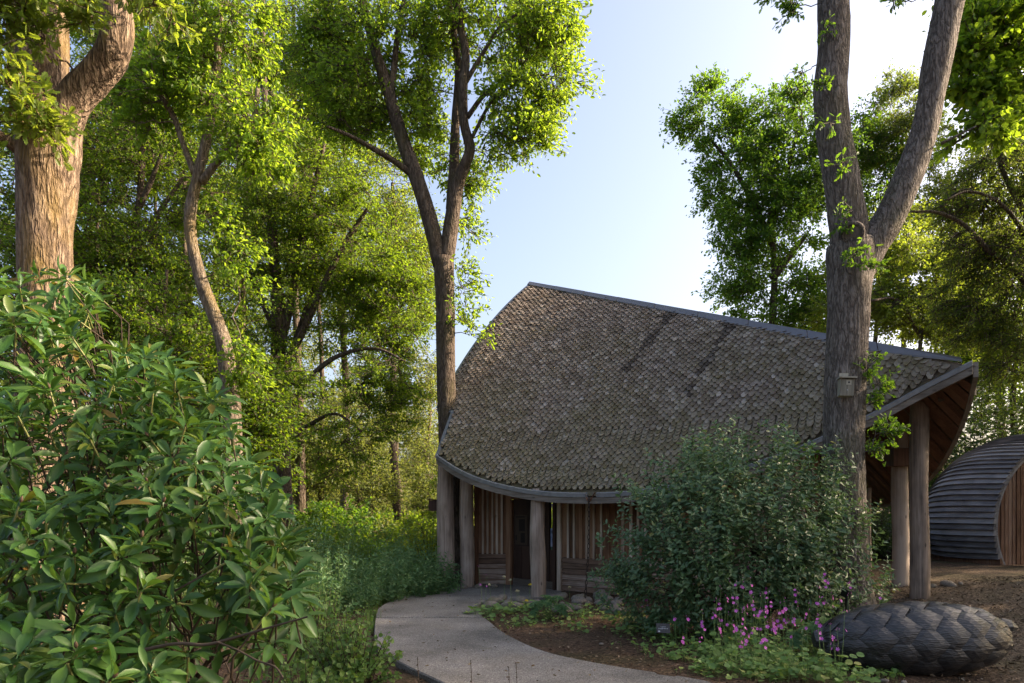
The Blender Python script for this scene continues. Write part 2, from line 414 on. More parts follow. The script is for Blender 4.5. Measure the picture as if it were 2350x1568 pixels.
chipy = ramp(t_, math_(t_, 'MULTIPLY', math_(t_, 'SUBTRACT', 18, sx.outputs[1]), .1), [(.15, (0, 0, 0)), (.4, (1, 1, 1))])
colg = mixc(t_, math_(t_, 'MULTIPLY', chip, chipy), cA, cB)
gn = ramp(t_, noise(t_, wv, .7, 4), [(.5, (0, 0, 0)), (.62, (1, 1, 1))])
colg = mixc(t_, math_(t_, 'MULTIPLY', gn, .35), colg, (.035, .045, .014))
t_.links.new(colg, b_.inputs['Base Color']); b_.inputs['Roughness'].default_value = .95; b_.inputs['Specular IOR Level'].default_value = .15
bump(t_, math_(t_, 'ADD', vo.outputs['Distance'], noise(t_, wv, 60, 3)), b_, .9, .02)

conc, t_, b_, o_ = newmat('exposed_aggregate_concrete')
wv = wpos(t_)
sp = N_(t_, 'ShaderNodeTexVoronoi'); sp.inputs['Scale'].default_value = 95; t_.links.new(wv, sp.inputs['Vector'])
cc = ramp(t_, sp.outputs['Color'], [(0, (.085, .079, .073)), (.45, (.18, .170, .157)), (.8, (.265, .250, .230)), (1, (.46, .44, .41))])
bl = noise(t_, wv, .9, 5, .6)
cc = mixc(t_, .75, cc, ramp(t_, bl, [(.32, (.45, .44, .41)), (.68, (1.2, 1.18, 1.15))]), 'MULTIPLY')
ml = ramp(t_, noise(t_, mapping(t_, wv, (1, 1.6, 1)), 2.3, 5, .65), [(.60, (0, 0, 0)), (.74, (1, 1, 1))])
cc = mixc(t_, math_(t_, 'MULTIPLY', ml, .28), cc, (.11, .10, .045))
t_.links.new(cc, b_.inputs['Base Color']); b_.inputs['Roughness'].default_value = .9; b_.inputs['Specular IOR Level'].default_value = .2
bump(t_, sp.outputs['Distance'], b_, .5, .01)

stone_m, t_, b_, o_ = newmat('field_stone')
o = opos(t_); n = noise(t_, o, 5, 5, .6)
r_ = N_(t_, 'ShaderNodeObjectInfo').outputs['Random']
cs = mixc(t_, r_, ramp(t_, n, [(.3, (.085, .074, .06)), (.7, (.19, .168, .14))]), ramp(t_, n, [(.3, (.12, .10, .08)), (.7, (.27, .225, .185))]))
ms = ramp(t_, noise(t_, wpos(t_), 6, 4), [(.52, (0, 0, 0)), (.66, (1, 1, 1))])
cs = mixc(t_, math_(t_, 'MULTIPLY', ms, .6), cs, (.085, .08, .03))
t_.links.new(cs, b_.inputs['Base Color']); b_.inputs['Roughness'].default_value = .9; bump(t_, n, b_, .4, .03)

charred, t_, b_, o_ = newmat('charred_carved_wood')
o = opos(t_); wv2 = N_(t_, 'ShaderNodeTexWave', wave_type='BANDS', bands_direction='Z'); wv2.inputs['Scale'].default_value = 16; wv2.inputs['Distortion'].default_value = 14; wv2.inputs['Detail'].default_value = 4; wv2.inputs['Detail Scale'].default_value = 1.2
t_.links.new(mapping(t_, o, (.3, .6, 1.0)), wv2.inputs['Vector'])
g = math_(t_, 'ADD', math_(t_, 'MULTIPLY', wv2.outputs['Fac'], .2), math_(t_, 'MULTIPLY', noise(t_, mapping(t_, o, (3, 3, 22)), 2, 5, .65), .65))
sxx = N_(t_, 'ShaderNodeSeparateXYZ'); t_.links.new(N_(t_, 'ShaderNodeNewGeometry').outputs['Normal'], sxx.inputs[0])
cc = ramp(t_, g, [(.25, (.010, .0096, .0096)), (.52, (.034, .0325, .032)), (.8, (.115, .111, .109))])
t_.links.new(cc, b_.inputs['Base Color']); b_.inputs['Roughness'].default_value = .36; b_.inputs['Specular IOR Level'].default_value = .5
bump(t_, g, b_, .7, .012)
groove_dark = flatmat('groove_shade', (.010, .010, .011), .8, .2)  # near-black scale sides and core paint the shade of the grooves



# ================================================================== GROUND AND PATH
xs = np.unique(np.concatenate([np.linspace(-160, -14, 30), np.linspace(-14, 16, 200), np.linspace(16, 160, 30)]))
ys = np.unique(np.concatenate([np.linspace(-30, 2, 12), np.linspace(2, 20, 130), np.linspace(20, 60, 40), np.linspace(60, 420, 30)]))
X_, Y_ = np.meshgrid(xs, ys)
Z_ = ground_h(X_, Y_) + .012*np.sin(X_*7.1+Y_*3)*np.sin(Y_*6.3)
Z_ = Z_ + np.where(Y_ > 70, sstep(70, 200, Y_)*16, 0)
mb = MB(); sheet(mb, np.stack([X_, Y_, Z_], -1))
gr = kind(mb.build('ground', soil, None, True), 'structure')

def gpt(px, py): d = 1.7*F/(py-1180); return np.array([(px-1175)/F*d, d])
def slab_mesh(name, poly, top=.02, th=.14, parent=None):
    n = len(poly); mb = MB(); b = .015
    c = poly.mean(0); inn = poly+(c-poly)/np.linalg.norm(c-poly, axis=1, keepdims=True)*b
    V = np.vstack([np.c_[inn, np.full(n, top)], np.c_[poly, np.full(n, top-b)], np.c_[poly, np.full(n, top-th)]])
    i = np.arange(n); j = (i+1) % n
    mb.add(V, [np.arange(n)[None], np.stack([n+i, n+j, j, i], 1), np.stack([2*n+i, 2*n+j, n+j, n+i], 1)])
    return mb.build(name, conc, parent)
Ledge = catmull([gpt(*p) for p in [(1290, 1760), (1150, 1640), (1010, 1568), (930, 1530), (866, 1488), (859, 1450), (862, 1421)]], 5)
Redge = catmull([gpt(*p) for p in [(1112, 1421), (1160, 1458), (1250, 1498), (1400, 1531), (1620, 1567), (1900, 1640), (2500, 1760)]], 5)
path = bpy.data.objects.new('path', None); C.objects.link(path); kind(path, 'structure')
near = np.vstack([Ledge, Redge])
slab_mesh('slab', near[::-1], .02, .14, path)
far_l = catmull([gpt(*p) for p in [(863, 1418.5), (866, 1402), (888, 1386), (925, 1371), (965, 1359), (1005, 1350), (1058, 1345.5)]], 4)
far_r = [np.array([-.85, 16.6]), np.array([0.2, 16.4]), np.array([1.1, 15.15]), np.array([1.05, 14.5]), np.array([.62, 13.75])] + [gpt(*p) for p in [(1180, 1379), (1105, 1383), (1092, 1398), (1108, 1418.5)]]
slab_mesh('slab', np.vstack([far_l, far_r])[::-1], .021, .14, path)

# loose chips on the bark (too many to count)
N = 15000
px = rng.uniform(-3.5, 7.5, N); py = 4+rng.uniform(0, 1, N)**1.2*10.5
keep = np.ones(N, bool)
from math import floor
def inpoly(x, y, poly):
    r = np.zeros(len(x), bool); j = len(poly)-1
    for i in range(len(poly)):
        xi, yi = poly[i]; xj, yj = poly[j]
        c = ((yi > y) != (yj > y)) & (x < (xj-xi)*(y-yi)/(yj-yi+1e-12)+xi); r ^= c; j = i
    return r
farpoly = np.vstack([far_l, far_r])
keep = ~(inpoly(px, py, near) | inpoly(px, py, farpoly))
px, py = px[keep], py[keep]; n = len(px)
pos = np.c_[px, py, ground_h(px, py)+.012+rng.uniform(0, .012, n)]
ax = rdir(n, .25); nr = np.array([0, 0, 1])+rng.normal(size=(n, 3))*.35
L = rng.uniform(.02, .065, n)
chipm = leafmat('bark_chip', [(0, (.035, .020, .012)), (.5, (.10, .062, .036)), (.85, (.20, .135, .085)), (1, (.34, .26, .18))], (.05, .03, .02), .02, .9, .1)
mb = MB(); leaves(mb, T_kite(), pos, ax, nr, L, L*rng.uniform(.3, .6, n))
kind(mb.build('bark_chips', chipm), 'stuff')
# stray dry leaves lying on the path
N = 260; px = rng.uniform(-2.6, 2.2, N); py = rng.uniform(6.2, 15.5, N); k_ = inpoly(px, py, near) | inpoly(px, py, farpoly); px, py = px[k_], py[k_]; n = len(px)
mb = MB(); L = rng.uniform(.02, .06, n); leaves(mb, T_oval(), np.c_[px, py, np.full(n, .032)], rdir(n, .1), np.array([0, 0, 1])+rng.normal(size=(n, 3))*.25, L, L*.5)
kind(mb.build('fallen_leaves', leafmat('dry_leaf', [(0, (.05, .03, .016)), (.5, (.13, .08, .04)), (1, (.26, .19, .10))], (.1, .06, .03), .1, .8, .15)), 'stuff')
# denser pale wood chips on the bank at the right
N = 12000; px = rng.uniform(4.2, 13, N); py = rng.uniform(5.5, 13.5, N); k_ = px > 3.2+.16*py+.6*np.sin(py*2.1)+rng.normal(size=N)*.3
px, py = px[k_], py[k_]; n = len(px)
pos = np.c_[px, py, ground_h(px, py)+.012+rng.uniform(0, .015, n)]; L = rng.uniform(.03, .085, n)
chipm2 = leafmat('wood_chip', [(0, (.06, .042, .028)), (.5, (.15, .108, .072)), (.85, (.25, .19, .13)), (1, (.38, .30, .22))], (.05, .03, .02), .02, .9, .1)
mb = MB(); leaves(mb, T_kite(), pos, rdir(n, .25), np.array([0, 0, 1])+rng.normal(size=(n, 3))*.35, L, L*rng.uniform(.3, .55, n))
kind(mb.build('wood_chips', chipm2), 'stuff')

# ================================================================== THE TIMBER BUILDING
BL = (2.5, 15.5, 0)
bld = thing('timber_pavilion', BL, 'brown timber pavilion under a curved roof of weathered wooden shingles', 'building')
A_ = P(1217, 652, 21.0); Tp = P(2222, 834, 10.75)
ev = np.array([P(*p) for p in [(1003, 1047, 15.3), (1060, 1083, 14.75), (1130, 1110, 14.25), (1230, 1130, 13.75), (1340, 1136, 13.25), (1460, 1130, 12.85),
               (1600, 1105, 12.45), (1800, 1043, 11.95), (1985, 961, 11.5), (2120, 890, 11.15), (2232, 834, 10.75)]])
EV = catmull(ev, 12); al_ = np.r_[0, np.cumsum(np.linalg.norm(np.diff(EV, axis=0), axis=1))]; al_ /= al_[-1]
def Ecurve(s):
    s = np.asarray(s, float); q = np.clip(s, 0, 1)
    p = np.stack([np.interp(q, al_, EV[:, i]) for i in range(3)], -1)
    d0 = (np.array([np.interp(.05, al_, EV[:, i]) for i in range(3)])-EV[0])/.05
    return p+np.minimum(s, 0)[..., None]*d0*np.array([1, 1, .3])
def Rcurve(s): return A_+(Tp-A_)*np.asarray(s, float)[..., None]
def roofP(s, v, off=0.0):
    s = np.asarray(s, float); v = np.asarray(v, float)
    p = Rcurve(s)*(1-v)[..., None]+Ecurve(s)*v[..., None]
    b = .42*np.clip(1-s, 0, 1.3)*4*v*(1-v)
    p = p+b[..., None]*np.array([-.45, -.25, .65])
    if np.any(off != 0):
        e = 1e-3
        n = roofN(s, v); p = p+n*np.asarray(off)[..., None]
    return p
def roofN(s, v):
    e = 2e-3
    du = roofP(s+e, v)-roofP(s-e, v); dv = roofP(s, v+e)-roofP(s, v-e)
    n = nrmz(np.cross(dv, du)); n *= np.where(n[..., 2:3] < 0, -1, 1); return n
NOTCH = .83
def s0(v):
    v = np.asarray(v, float)
    return np.where(v < NOTCH, -.06*np.clip(v/NOTCH, 0, 1)**1.15, 0.0)
def smax(v): return 1.0
# deck of the front slope (with its notch round the tree) and soffit below it
def deck(name, off, mat, flip, parent, mat2=None):
    mb = MB()
    for va, vb in ((0.0, NOTCH-.001), (NOTCH, 1.0)):
        vv = np.linspace(va, vb, 16); ss = np.linspace(0, 1, 41)
        G_ = np.stack([roofP(s0(np.full(41, v)-1e-6)*(1-ss)+ss*.999, np.full(41, v), np.full(41, off)) for v in vv])
        sheet(mb, G_, 0, flip)
    return mb.build(name, mat, parent, True)
roof = deck('roof', -.035, shingle_m, False, bld)
# back slope
ev2 = np.array([P(*p) for p in [(2241, 834, 10.78), (2218, 925, 11.7), (2184, 1005, 12.8), (2142, 1070, 14.1), (2080, 1128, 16), (2000, 1150, 19), (1880, 1150, 23), (1700, 1135, 27)]])
EV2 = catmull(ev2, 8); a2 = np.r_[0, np.cumsum(np.linalg.norm(np.diff(EV2, axis=0), axis=1))]; a2 /= a2[-1]
def backP(s, v, off=0.0):
    s = np.asarray(s, float); e = np.stack([np.interp(1-s, a2, EV2[:, i]) for i in range(3)], -1)
    p = Rcurve(s)*(1-v)[..., None]+e*v[..., None]
    return p+np.array([0, 0, off])
S, V = np.meshgrid(np.linspace(0, .999, 40), np.linspace(0, 1, 14), indexing='ij')
mb = MB(); sheet(mb, backP(S, V, -.03)); mb.build('back_slope', shingle_m, bld, True)
# soffit boards under both slopes
edges = np.linspace(.02, .985, 62)
for i in range(61):
    a, b = edges[i], edges[i+1]-.0012
    v = np.linspace(.0, .985, 7); mb = MB()
    dz = .018*(i % 2)
    sheet(mb, np.stack([backP(np.full(7, a), v, -.20-dz), backP(np.full(7, b), v, -.20-dz)]))
    mb.build('soffit_board', wood_soffit, bld)
for i in range(0, 61):
    a, b = edges[i], edges[i+1]-.0012
    v = np.linspace(.02, .985, 7); mb = MB(); o_f = np.full(7, -.19-.018*(i % 2))
    sheet(mb, np.stack([roofP(np.full(7, a), v, o_f), roofP(np.full(7, b), v, o_f)]))
    mb.build('soffit_board', wood_soffit, bld)

# --- shingles in level courses
def shingle_mesh(name, mat, var=0):
    wv_, ln, th = .121, .235, .025
    j = [0, .006, -.006][var]
    out_ = np.array([[-wv_/2, ln], [-wv_/2, .088+j], [-.022, 0], [.022, j], [wv_/2, .088-j], [wv_/2, ln]])
    zt = np.array([.0, .030, .048, .048, .030, .0])
    V = np.vstack([np.c_[out_, zt], np.c_[out_, zt-th]])
    mb = MB(); mb.add(V, [np.array([[0, 1, 2, 3, 4, 5]]), np.array([[i, i+6, i+7, i+1] for i in range(5)])])
    return mb, mb.mesh(name, mat)
sh_v = [shingle_mesh('shingle', shingle_m, k) for k in range(3)]
sh_d = shingle_mesh('shingle', shingle_dark, 0)
def ridge_at_px(px):
    ss = np.linspace(0, 1, 2000); R_ = Rcurve(ss); x = 1175+R_[:, 0]/R_[:, 1]*F; return R_[np.argmin(abs(x-px))]
streaks = [(ridge_at_px(1552), 1.7, .14, .15), (ridge_at_px(1688), 1.5, .12, .10), (ridge_at_px(1300), .8, .10, 0.0)]
pl = []
zlo, zhi = ev[:, 2].min()+.02, A_[2]-.05
ss = np.linspace(-.30, .997, 1500); vg = np.linspace(0, 1, 90)
SG, VG = np.meshgrid(ss, vg, indexing='ij'); ZG = roofP(SG, VG)[..., 2]
dz = .069; row = 0; zc = zlo
lv = nrmz(np.array([.53, -.85, 0])); dn = nrmz(np.array([-.85, -.53, 0]))
while zc < zhi:
    # v on this level for each s
    dif = ZG-zc
    sg = (dif[:, :-1] >= 0) & (dif[:, 1:] < 0)
    has = sg.any(1); k = sg.argmax(1)
    d0, d1 = dif[np.arange(len(ss)), k], dif[np.arange(len(ss)), k+1]
    v = vg[k]+(d0/(d0-d1+1e-12))*(vg[1]-vg[0])
    s_, v_ = ss[has], v[has]
    if len(s_) > 3:
        p = roofP(s_, v_); al = np.r_[0, np.cumsum(np.linalg.norm(np.diff(p, axis=0), axis=1))]
        jump = np.r_[0, np.linalg.norm(np.diff(p, axis=0), axis=1)]
        if (jump < .5).all():
            st = np.arange(.066*(row % 2), al[-1], .132)
            si = np.interp(st, al, s_); vi = np.interp(st, al, v_)
            pl.append(np.c_[si, vi])
    zc += dz; row += 1
pl = np.vstack(pl)
s_, v_ = pl[:, 0], pl[:, 1]
elen = np.linalg.norm(Rcurve(s_)-Ecurve(s_), axis=1)
ok = (s_ > s0(v_)+.006) & ((1-v_)*elen > .035) & (v_*elen > .02)
s_, v_ = s_[ok], v_[ok]
pp = roofP(s_, v_); nn = roofN(s_, v_); lvl = nrmz(np.cross(np.array([0, 0, 1.]), nn)); 
lvl *= np.where(lvl[:, 1:2] > 0, -1, 1)
upv = np.cross(nn, lvl); upv *= np.where(upv[:, 2:3] < 0, -1, 1); lvl = np.cross(upv, nn)
n = len(pp); print('shingles', n)
tw_ = rng.normal(size=n)*.028; odd = rng.random(n) < .025; tw_[odd] += rng.normal(size=odd.sum())*.12; lx = nrmz(lvl+upv*tw_[:, None]); ux = np.cross(nn, lx)
tilt = rng.normal(size=n)*.018
stained = np.zeros(n, bool)
for r0, ln_, wd, bend in streaks:
    rel = pp-r0; al = rel@dn; ac = rel@lv-bend*al*.3
    stained |= (al > .05) & (al < ln_) & (abs(ac) < wd*(1-.6*al/ln_)+.05*np.sin(al*9)) & (v_ < .62)
jit = rng.normal(size=(n, 3))*.004
pp = pp+jit
pn_ = nrmz(np.cross(Tp-A_, [0, 0, 1.])); pn_ = pn_ if pn_@dn > 0 else -pn_
d_p = (pp-A_)@pn_; d_t = (pp+ux*.235-A_)@pn_
fit = np.clip((d_p-.03)/np.maximum(d_p-d_t, 1e-4), 0, 1)
ok = fit > .14
pp, nn, lx, ux, tilt, stained, fit = [q[ok] for q in (pp, nn, lx, ux, tilt, stained, fit)]; n = len(pp)
dist = np.linalg.norm(pp-np.array([0, 0, 1.7]), axis=1)
vis = np.argsort(dist)
near_ids = vis[:300]
isnear = np.zeros(n, bool); isnear[near_ids] = True
for q in near_ids:
    X, Y, Z = lx[q], ux[q]*fit[q], nn[q]
    M = Matrix(((X[0], Y[0], Z[0], pp[q][0]), (X[1], Y[1], Z[1], pp[q][1]), (X[2], Y[2], Z[2], pp[q][2]), (0, 0, 0, 1)))
    obj('shingle', sh_d[1] if stained[q] else sh_v[q % 3][1], roof, M)
mb = MB()
for mi, (sel, (mbs, _)) in enumerate([((~isnear) & (~stained) & (np.arange(n) % 3 == k), sh_v[k]) for k in range(3)]+[((~isnear) & stained, sh_d)]):
    V0 = mbs.V[0]; q = np.where(sel)[0]; k = len(V0)
    Zt = nn[q]+tilt[q][:, None]*ux[q]
    v = pp[q][:, None]+lx[q][:, None]*V0[None, :, 0:1]+(ux[q]*fit[q][:, None])[:, None]*V0[None, :, 1:2]+Zt[:, None]*V0[None, :, 2:3]
    off = (np.arange(len(q))*k)[:, None, None]
    mb.add(v.reshape(-1, 3), [(f[0][None]+off).reshape(-1, f[0].shape[1]) for f in mbs.F], 1 if mi == 3 else 0)
kind(mb.build('shingles', [shingle_m, shingle_dark], roof), 'stuff')

# --- ridge flashing in lengths
nseg = 9
for i in range(nseg):
    s1, s2 = np.linspace(-.004, .992, nseg+1)[i:i+2]
    ss_ = np.array([s1, s2-.0012]); q = Rcurve(ss_)
    mb = MB(); G_ = []
    for sgm, off in (('f', 0), ('t', 0), ('b', 0)):
        pass
    fr = np.stack([roofP(ss_, np.full(2, .0)), roofP(ss_, .20/np.maximum(np.linalg.norm(Rcurve(ss_)-Ecurve(ss_), axis=1), .6))])
    bk = backP(ss_, np.minimum(.2/np.maximum(1.2, np.linalg.norm(backP(ss_, np.ones(2))-q, axis=1)), .15))
    up = np.array([0, 0, .075+.004*(i % 2)])
    G_ = np.stack([fr[1]+up*.75, fr[0]+up, bk+up*.6])
    sheet(mb, G_, 0, True)
    sheet(mb, np.stack([fr[1]+up*.75-[0, 0, .03], fr[1]+up*.75]), 0, True)
    mb.build('ridge_flashing', lead, bld)

# --- sweep a rectangular profile along a line of points
def sweep(mb, pts, outw, prof, mat=0):
    """pts (n,3); outw (n,3) outward unit; prof list of (out, up)"""
    pr = np.asarray(prof, float); n = len(pts)
    G_ = pts[:, None]+outw[:, None]*pr[None, :, 0:1]+np.array([0, 0, 1.])*pr[None, :, 1:2]
    G_ = np.concatenate([G_, G_[:, :1]], 1); sheet(mb, G_, mat)
    mb.add(G_[0, :-1], np.arange(len(pr))[None]); mb.add(G_[-1, :-1], np.arange(len(pr))[::-1][None])
    return mb
se = np.linspace(0, 1, 90); ep = Ecurve(se)
tg = np.gradient(ep, axis=0); outw = nrmz(np.cross(tg*[1, 1, 0], [0, 0, 1.]))
outw *= np.where((outw@np.array([-.5, -.85, 0]))[:, None] < 0, -1, 1)
cut = int(np.argmin(abs(1175+ep[:, 0]/ep[:, 1]*F-1343)))
for a, b in ((0, cut+1), (cut+1, 90)):
    sl = slice(a, b); q = ep[sl].copy()
    if a: q[0] = q[0]*.45+q[1]*.55
    mb = MB(); sweep(mb, q, outw[sl], [(-.015, -.045), (.05, -.05), (.058, .028), (.03, .045), (-.02, .03)]); mb.build('gutter_rim', zinc, bld)
mb = MB(); sweep(mb, ep, outw, [(-.05, -.17), (.028, -.17), (.028, -.052), (-.05, -.052)]); mb.build('fascia_board', wood_fascia, bld)
mb = MB(); sheet(mb, np.stack([ep+outw*.01+[0, 0, -.035], ep-outw*.2+[0, 0, -.015]])); mb.build('gutter_bed', litter_m, bld)
# outlet spout where the chain hangs
sp_ = ep[cut]*.6+ep[cut+1]*.4; ow = outw[cut]
mb = MB(); rust = woodmat('rusty_spout', (.06, .03, .018), (.15, .075, .045), (.22, .13, .09))
t_l = nrmz(tg[cut]*[1, 1, 0])
for sgn in (-1, 1):
    mb.add([sp_+t_l*sgn*.10+ow*.04+[0, 0, .05], sp_+t_l*sgn*.02+ow*.13+[0, 0, -.12], sp_+t_l*sgn*.02+ow*.03+[0, 0, -.12], sp_+t_l*sgn*.10-ow*.03+[0, 0, .04]], np.array([[0, 1, 2, 3]]))
mb.add([sp_+t_l*.02+ow*.13+[0, 0, -.12], sp_-t_l*.02+ow*.13+[0, 0, -.12], sp_-t_l*.02+ow*.03+[0, 0, -.12], sp_+t_l*.02+ow*.03+[0, 0, -.12]], np.array([[0, 1, 2, 3]]))
mb.build('gutter_spout', rust, bld)
# verge boards on the left: upper, notch, lower
def verge(vs, sfun, name):
    q = roofP(sfun(vs), vs, np.full(len(vs), -.02)); t = np.gradient(q, axis=0)
    nn_ = roofN(sfun(vs), vs); o_ = nrmz(np.cross(nn_, t)); o_ *= np.where((o_@np.array([-1, .6, 0]))[:, None] < 0, -1, 1)
    pr = np.array([(-.05, -.16), (.03, -.16), (.03, .045), (-.05, .045)])
    G_ = q[:, None]+o_[:, None]*pr[None, :, 0:1]+nn_[:, None]*pr[None, :, 1:2]
    G_ = np.concatenate([G_, G_[:, :1]], 1); mb = MB(); sheet(mb, G_); mb.add(G_[0, :-1], np.arange(4)[None]); mb.add(G_[-1, :-1], np.arange(4)[None])
    mb.build(name, zinc, bld)
verge(np.linspace(.0, NOTCH-.004, 24), s0, 'verge_board')
verge(np.linspace(NOTCH, 1.0, 12), lambda v: np.zeros(len(v)), 'verge_board')
sn = np.linspace(-.06, 0.0, 6); qn = roofP(sn, np.full(6, NOTCH), np.full(6, -.02)); nrm_ = roofN(sn, np.full(6, NOTCH))
dnv = nrmz(roofP(sn, np.full(6, NOTCH+.01))-roofP(sn, np.full(6, NOTCH)))
mb = MB(); pr = np.array([(-.04, -.16), (.05, -.16), (.05, .03), (-.04, .03)]); G_ = qn[:, None]+dnv[:, None]*pr[None, :, 0:1]+nrm_[:, None]*pr[None, :, 1:2]; G_ = np.concatenate([G_, G_[:, :1]], 1); sheet(mb, G_); mb.add(G_[0, :-1], np.arange(4)[None]); mb.add(G_[-1, :-1], np.arange(4)[None]); mb.build('verge_board', zinc, bld)
# far eave board on the right
q = backP(np.linspace(.999, 0, 60), np.ones(60)); t = np.gradient(q, axis=0); o2 = nrmz(np.cross(t*[1, 1, 0], [0, 0, 1.])); o2 *= np.where((o2@np.array([.85, .5, 0]))[:, None] < 0, -1, 1)
mb = MB(); sweep(mb, q, o2, [(-.04, -.21), (.03, -.21), (.03, .03), (-.04, .03)]); mb.build('far_fascia_board', wood_fascia, bld)
# bracket end under the prow
mb = MB(); pb = P(2196, 905, 11.6); box(mb, pb, [.16, -.22, .02], [.05, .04, 0], [0, 0, .07]); mb.build('rafter_end', wood_fascia, bld)

# --- log posts
def post(px0, px1, base_py, d, top_py, zb=None, lean=0, bulge=.05):
    c = (px0+px1)/2; b = P(c, base_py, d); r = (px1-px0)/2/F*d*math.cos(math.atan((c-1175)/F))
    if zb is not None: b[2] = zb
    tz = 1.7+(1180-top_py)/F*d
    n = 16; z = np.linspace(b[2]-.15, tz, n); tt = np.linspace(0, 1, n)
    pts = np.c_[np.full(n, b[0])+lean*tt+.012*np.sin(tt*7), np.full(n, b[1]), z]
    mb = MB(); rr = r*(1.05-.10*tt+bulge*np.sin(tt*8+px0)*.4)
    tubes(mb, pts, rr, 20, 0, .018, True)
    return mb.build('log_post', wood_post, bld, True)
post(1003, 1042, 1347, 15.7, 1035)
post(1055, 1088, 1348, 15.85, 1055)
post(1217, 1252, 1373, 13.95, 1122, bulge=.12)
post(2087, 2133, 1370, 12.3, 905, ground_h(7.3, 12.3))
post(2046, 2086, 1350, 13.5, 975, ground_h(7.7, 13.5))
post(1785, 1822, 1400, 12.6, 1030)
post(1988, 2000, 1340, 15.5, 1120)
mb = MB(); pb = P(2070, 1050, 13.3); box(mb, pb, [.25, 0, 0], [0, .16, 0], [0, 0, .17]); mb.build('bracket', wood_soffit, bld)

# --- walls
zr = .775
def wall_run(a, b, ztop, style='mix', nb=9, boards=True, lower=6, zb=.03):
    a = np.array([*a, 0.]); b = np.array([*b, 0.]); u = (b-a); Lw = np.linalg.norm(u); u = u/Lw
    nrm = np.array([u[1], -u[0], 0]); nrm *= -1 if nrm@np.array([-.2, -1, 0]) < 0 else 1
    mid = (a+b)/2
    mb = MB(); box(mb, mid-nrm*.05+[0, 0, (zb+ztop)/2], u*Lw/2, nrm*.025, [0, 0, (ztop-zb)/2]); wl = mb.build('wall', wood_door, bld)
    wb = Lw/nb
    for i in range(nb):
        c = a+u*(wb*(i+.5)); mb = MB()
        box(mb, c+nrm*(rng.uniform(0, .006))+[0, 0, (zr-.015+ztop)/2], u*(wb/2-.004), nrm*.012, [0, 0, (ztop-zr+.015)/2]); mb.build('board', wood_wall, wl)
    for i in range(nb+1):
        if i in (0, nb): continue
        c = a+u*(wb*i)+u*rng.normal()*.012; mb = MB(); hw = rng.choice([.024, .028, .045], p=[.5, .35, .15])
        box(mb, c+nrm*.030+[0, 0, (zr-.03+ztop)/2], u*hw, nrm*.013, [0, 0, (ztop-zr+.03)/2]); mb.build('batten', wood_batten if rng.random() < .92 else wood_wall, wl)
    ph = (zr-.02-zb)/lower
    for i in range(lower):
        z = zb+ph*(i+.5); mb = MB()
        V0 = mid+nrm*.012+[0, 0, z]
        box(mb, V0, u*(Lw/2-.004), nrm*.016+[0, 0, 0], np.array([0, 0, ph/2-.006])-nrm*.010); mb.build('plank', wood_plank, wl)
    return wl
TOP = 2.62
wall_run((-.80, 16.35), (-.14, 16.30), TOP, nb=6)
wall_run((1.10, 14.98), (2.15, 14.05), TOP, nb=8)
wall_run((2.15, 14.05), (3.45, 13.62), TOP, nb=9)
wall_run((3.45, 13.62), (6.1, 13.55), TOP+.4, nb=17)
wall_run((6.1, 13.55), (6.0, 17.5), TOP+.4, nb=18)
wall_run((6.0, 17.5), (2.2, 20.3), TOP+.2, nb=10)
# corner boards and door case
def stile(p, hw, hd, z0, z1, mat, name='corner_board', yaw=0):
    mb = MB(); u = np.array([math.cos(yaw), math.sin(yaw), 0]); v = np.array([-u[1], u[0], 0])
    box(mb, np.array([p[0], p[1], (z0+z1)/2]), u*hw, v*hd, [0, 0, (z1-z0)/2]); return mb.build(name, mat, bld)
stile((-.85, 16.34), .055, .06, 0, TOP, wood_wall)
stile((-.09, 16.26), .06, .05, .02, 2.2, wood_wall, 'door_jamb')
stile((1.06, 15.0), .05, .06, .02, 2.3, wood_batten, 'door_jamb', -.7)
stile((.96, 15.12), .035, .06, .02, 2.3, wood_door, 'door_jamb', -.7)
dr = bld
a = np.array([-.03, 16.22, 0]); b = np.array([.95, 15.15, 0]); u = b-a; Lw = np.linalg.norm(u); u /= Lw; nrm = np.array([u[1], -u[0], 0]); nrm *= -1 if nrm[1] > 0 else 1
def dbox(name, x0, x1, z0, z1, dep, mat, parent, th=.02):
    mb = MB(); box(mb, a+u*(x0+x1)/2+nrm*dep+[0, 0, (z0+z1)/2], u*(x1-x0)/2, nrm*th, [0, 0, (z1-z0)/2]); return mb.build(name, mat, parent)
door = dbox('door', .06, Lw-.30, .19, 2.07, -.06, wood_door, bld, .025)
dbox('door_head', 0, Lw, 2.05, 2.18, -.03, wood_wall, bld, .04)
dbox('lintel_board', -.1, Lw+.1, 2.165, TOP, -.05, wood_door, bld, .03)
dbox('side_post', 0, .05, .02, 2.04, -.02, wood_wall, bld, .04)
dbox('kick_plate', .06, Lw-.02, .02, .185, -.04, wood_fascia, bld, .03)
dbox('notice', .12, .55, .98, 1.68, -.028, paper, door, .003)
for x0, x1, z0, z1 in ((.26, .46, 1.30, 1.58), (.32, .46, 1.03, 1.26), (.14, .19, 1.08, 1.20), (.15, .45, 1.62, 1.645)):
    dbox('notice_print', x0, x1, z0, z1, -.0235, paper_dark, door, .0015)
for k in range(4): dbox('door_board', .08+k*.27, .08+k*.27+.262, .2, .95, -.032, wood_door, door, .006)
dbox('mullion', Lw-.29, Lw-.185, .19, 2.07, -.05, wood_door, bld, .035)
dbox('side_panel', Lw-.185, Lw-.01, .19, .90, -.05, wood_door, bld, .02)
pn = dbox('window_pane', Lw-.185, Lw-.055, .90, 2.07, -.06, glass_m, bld, .004)
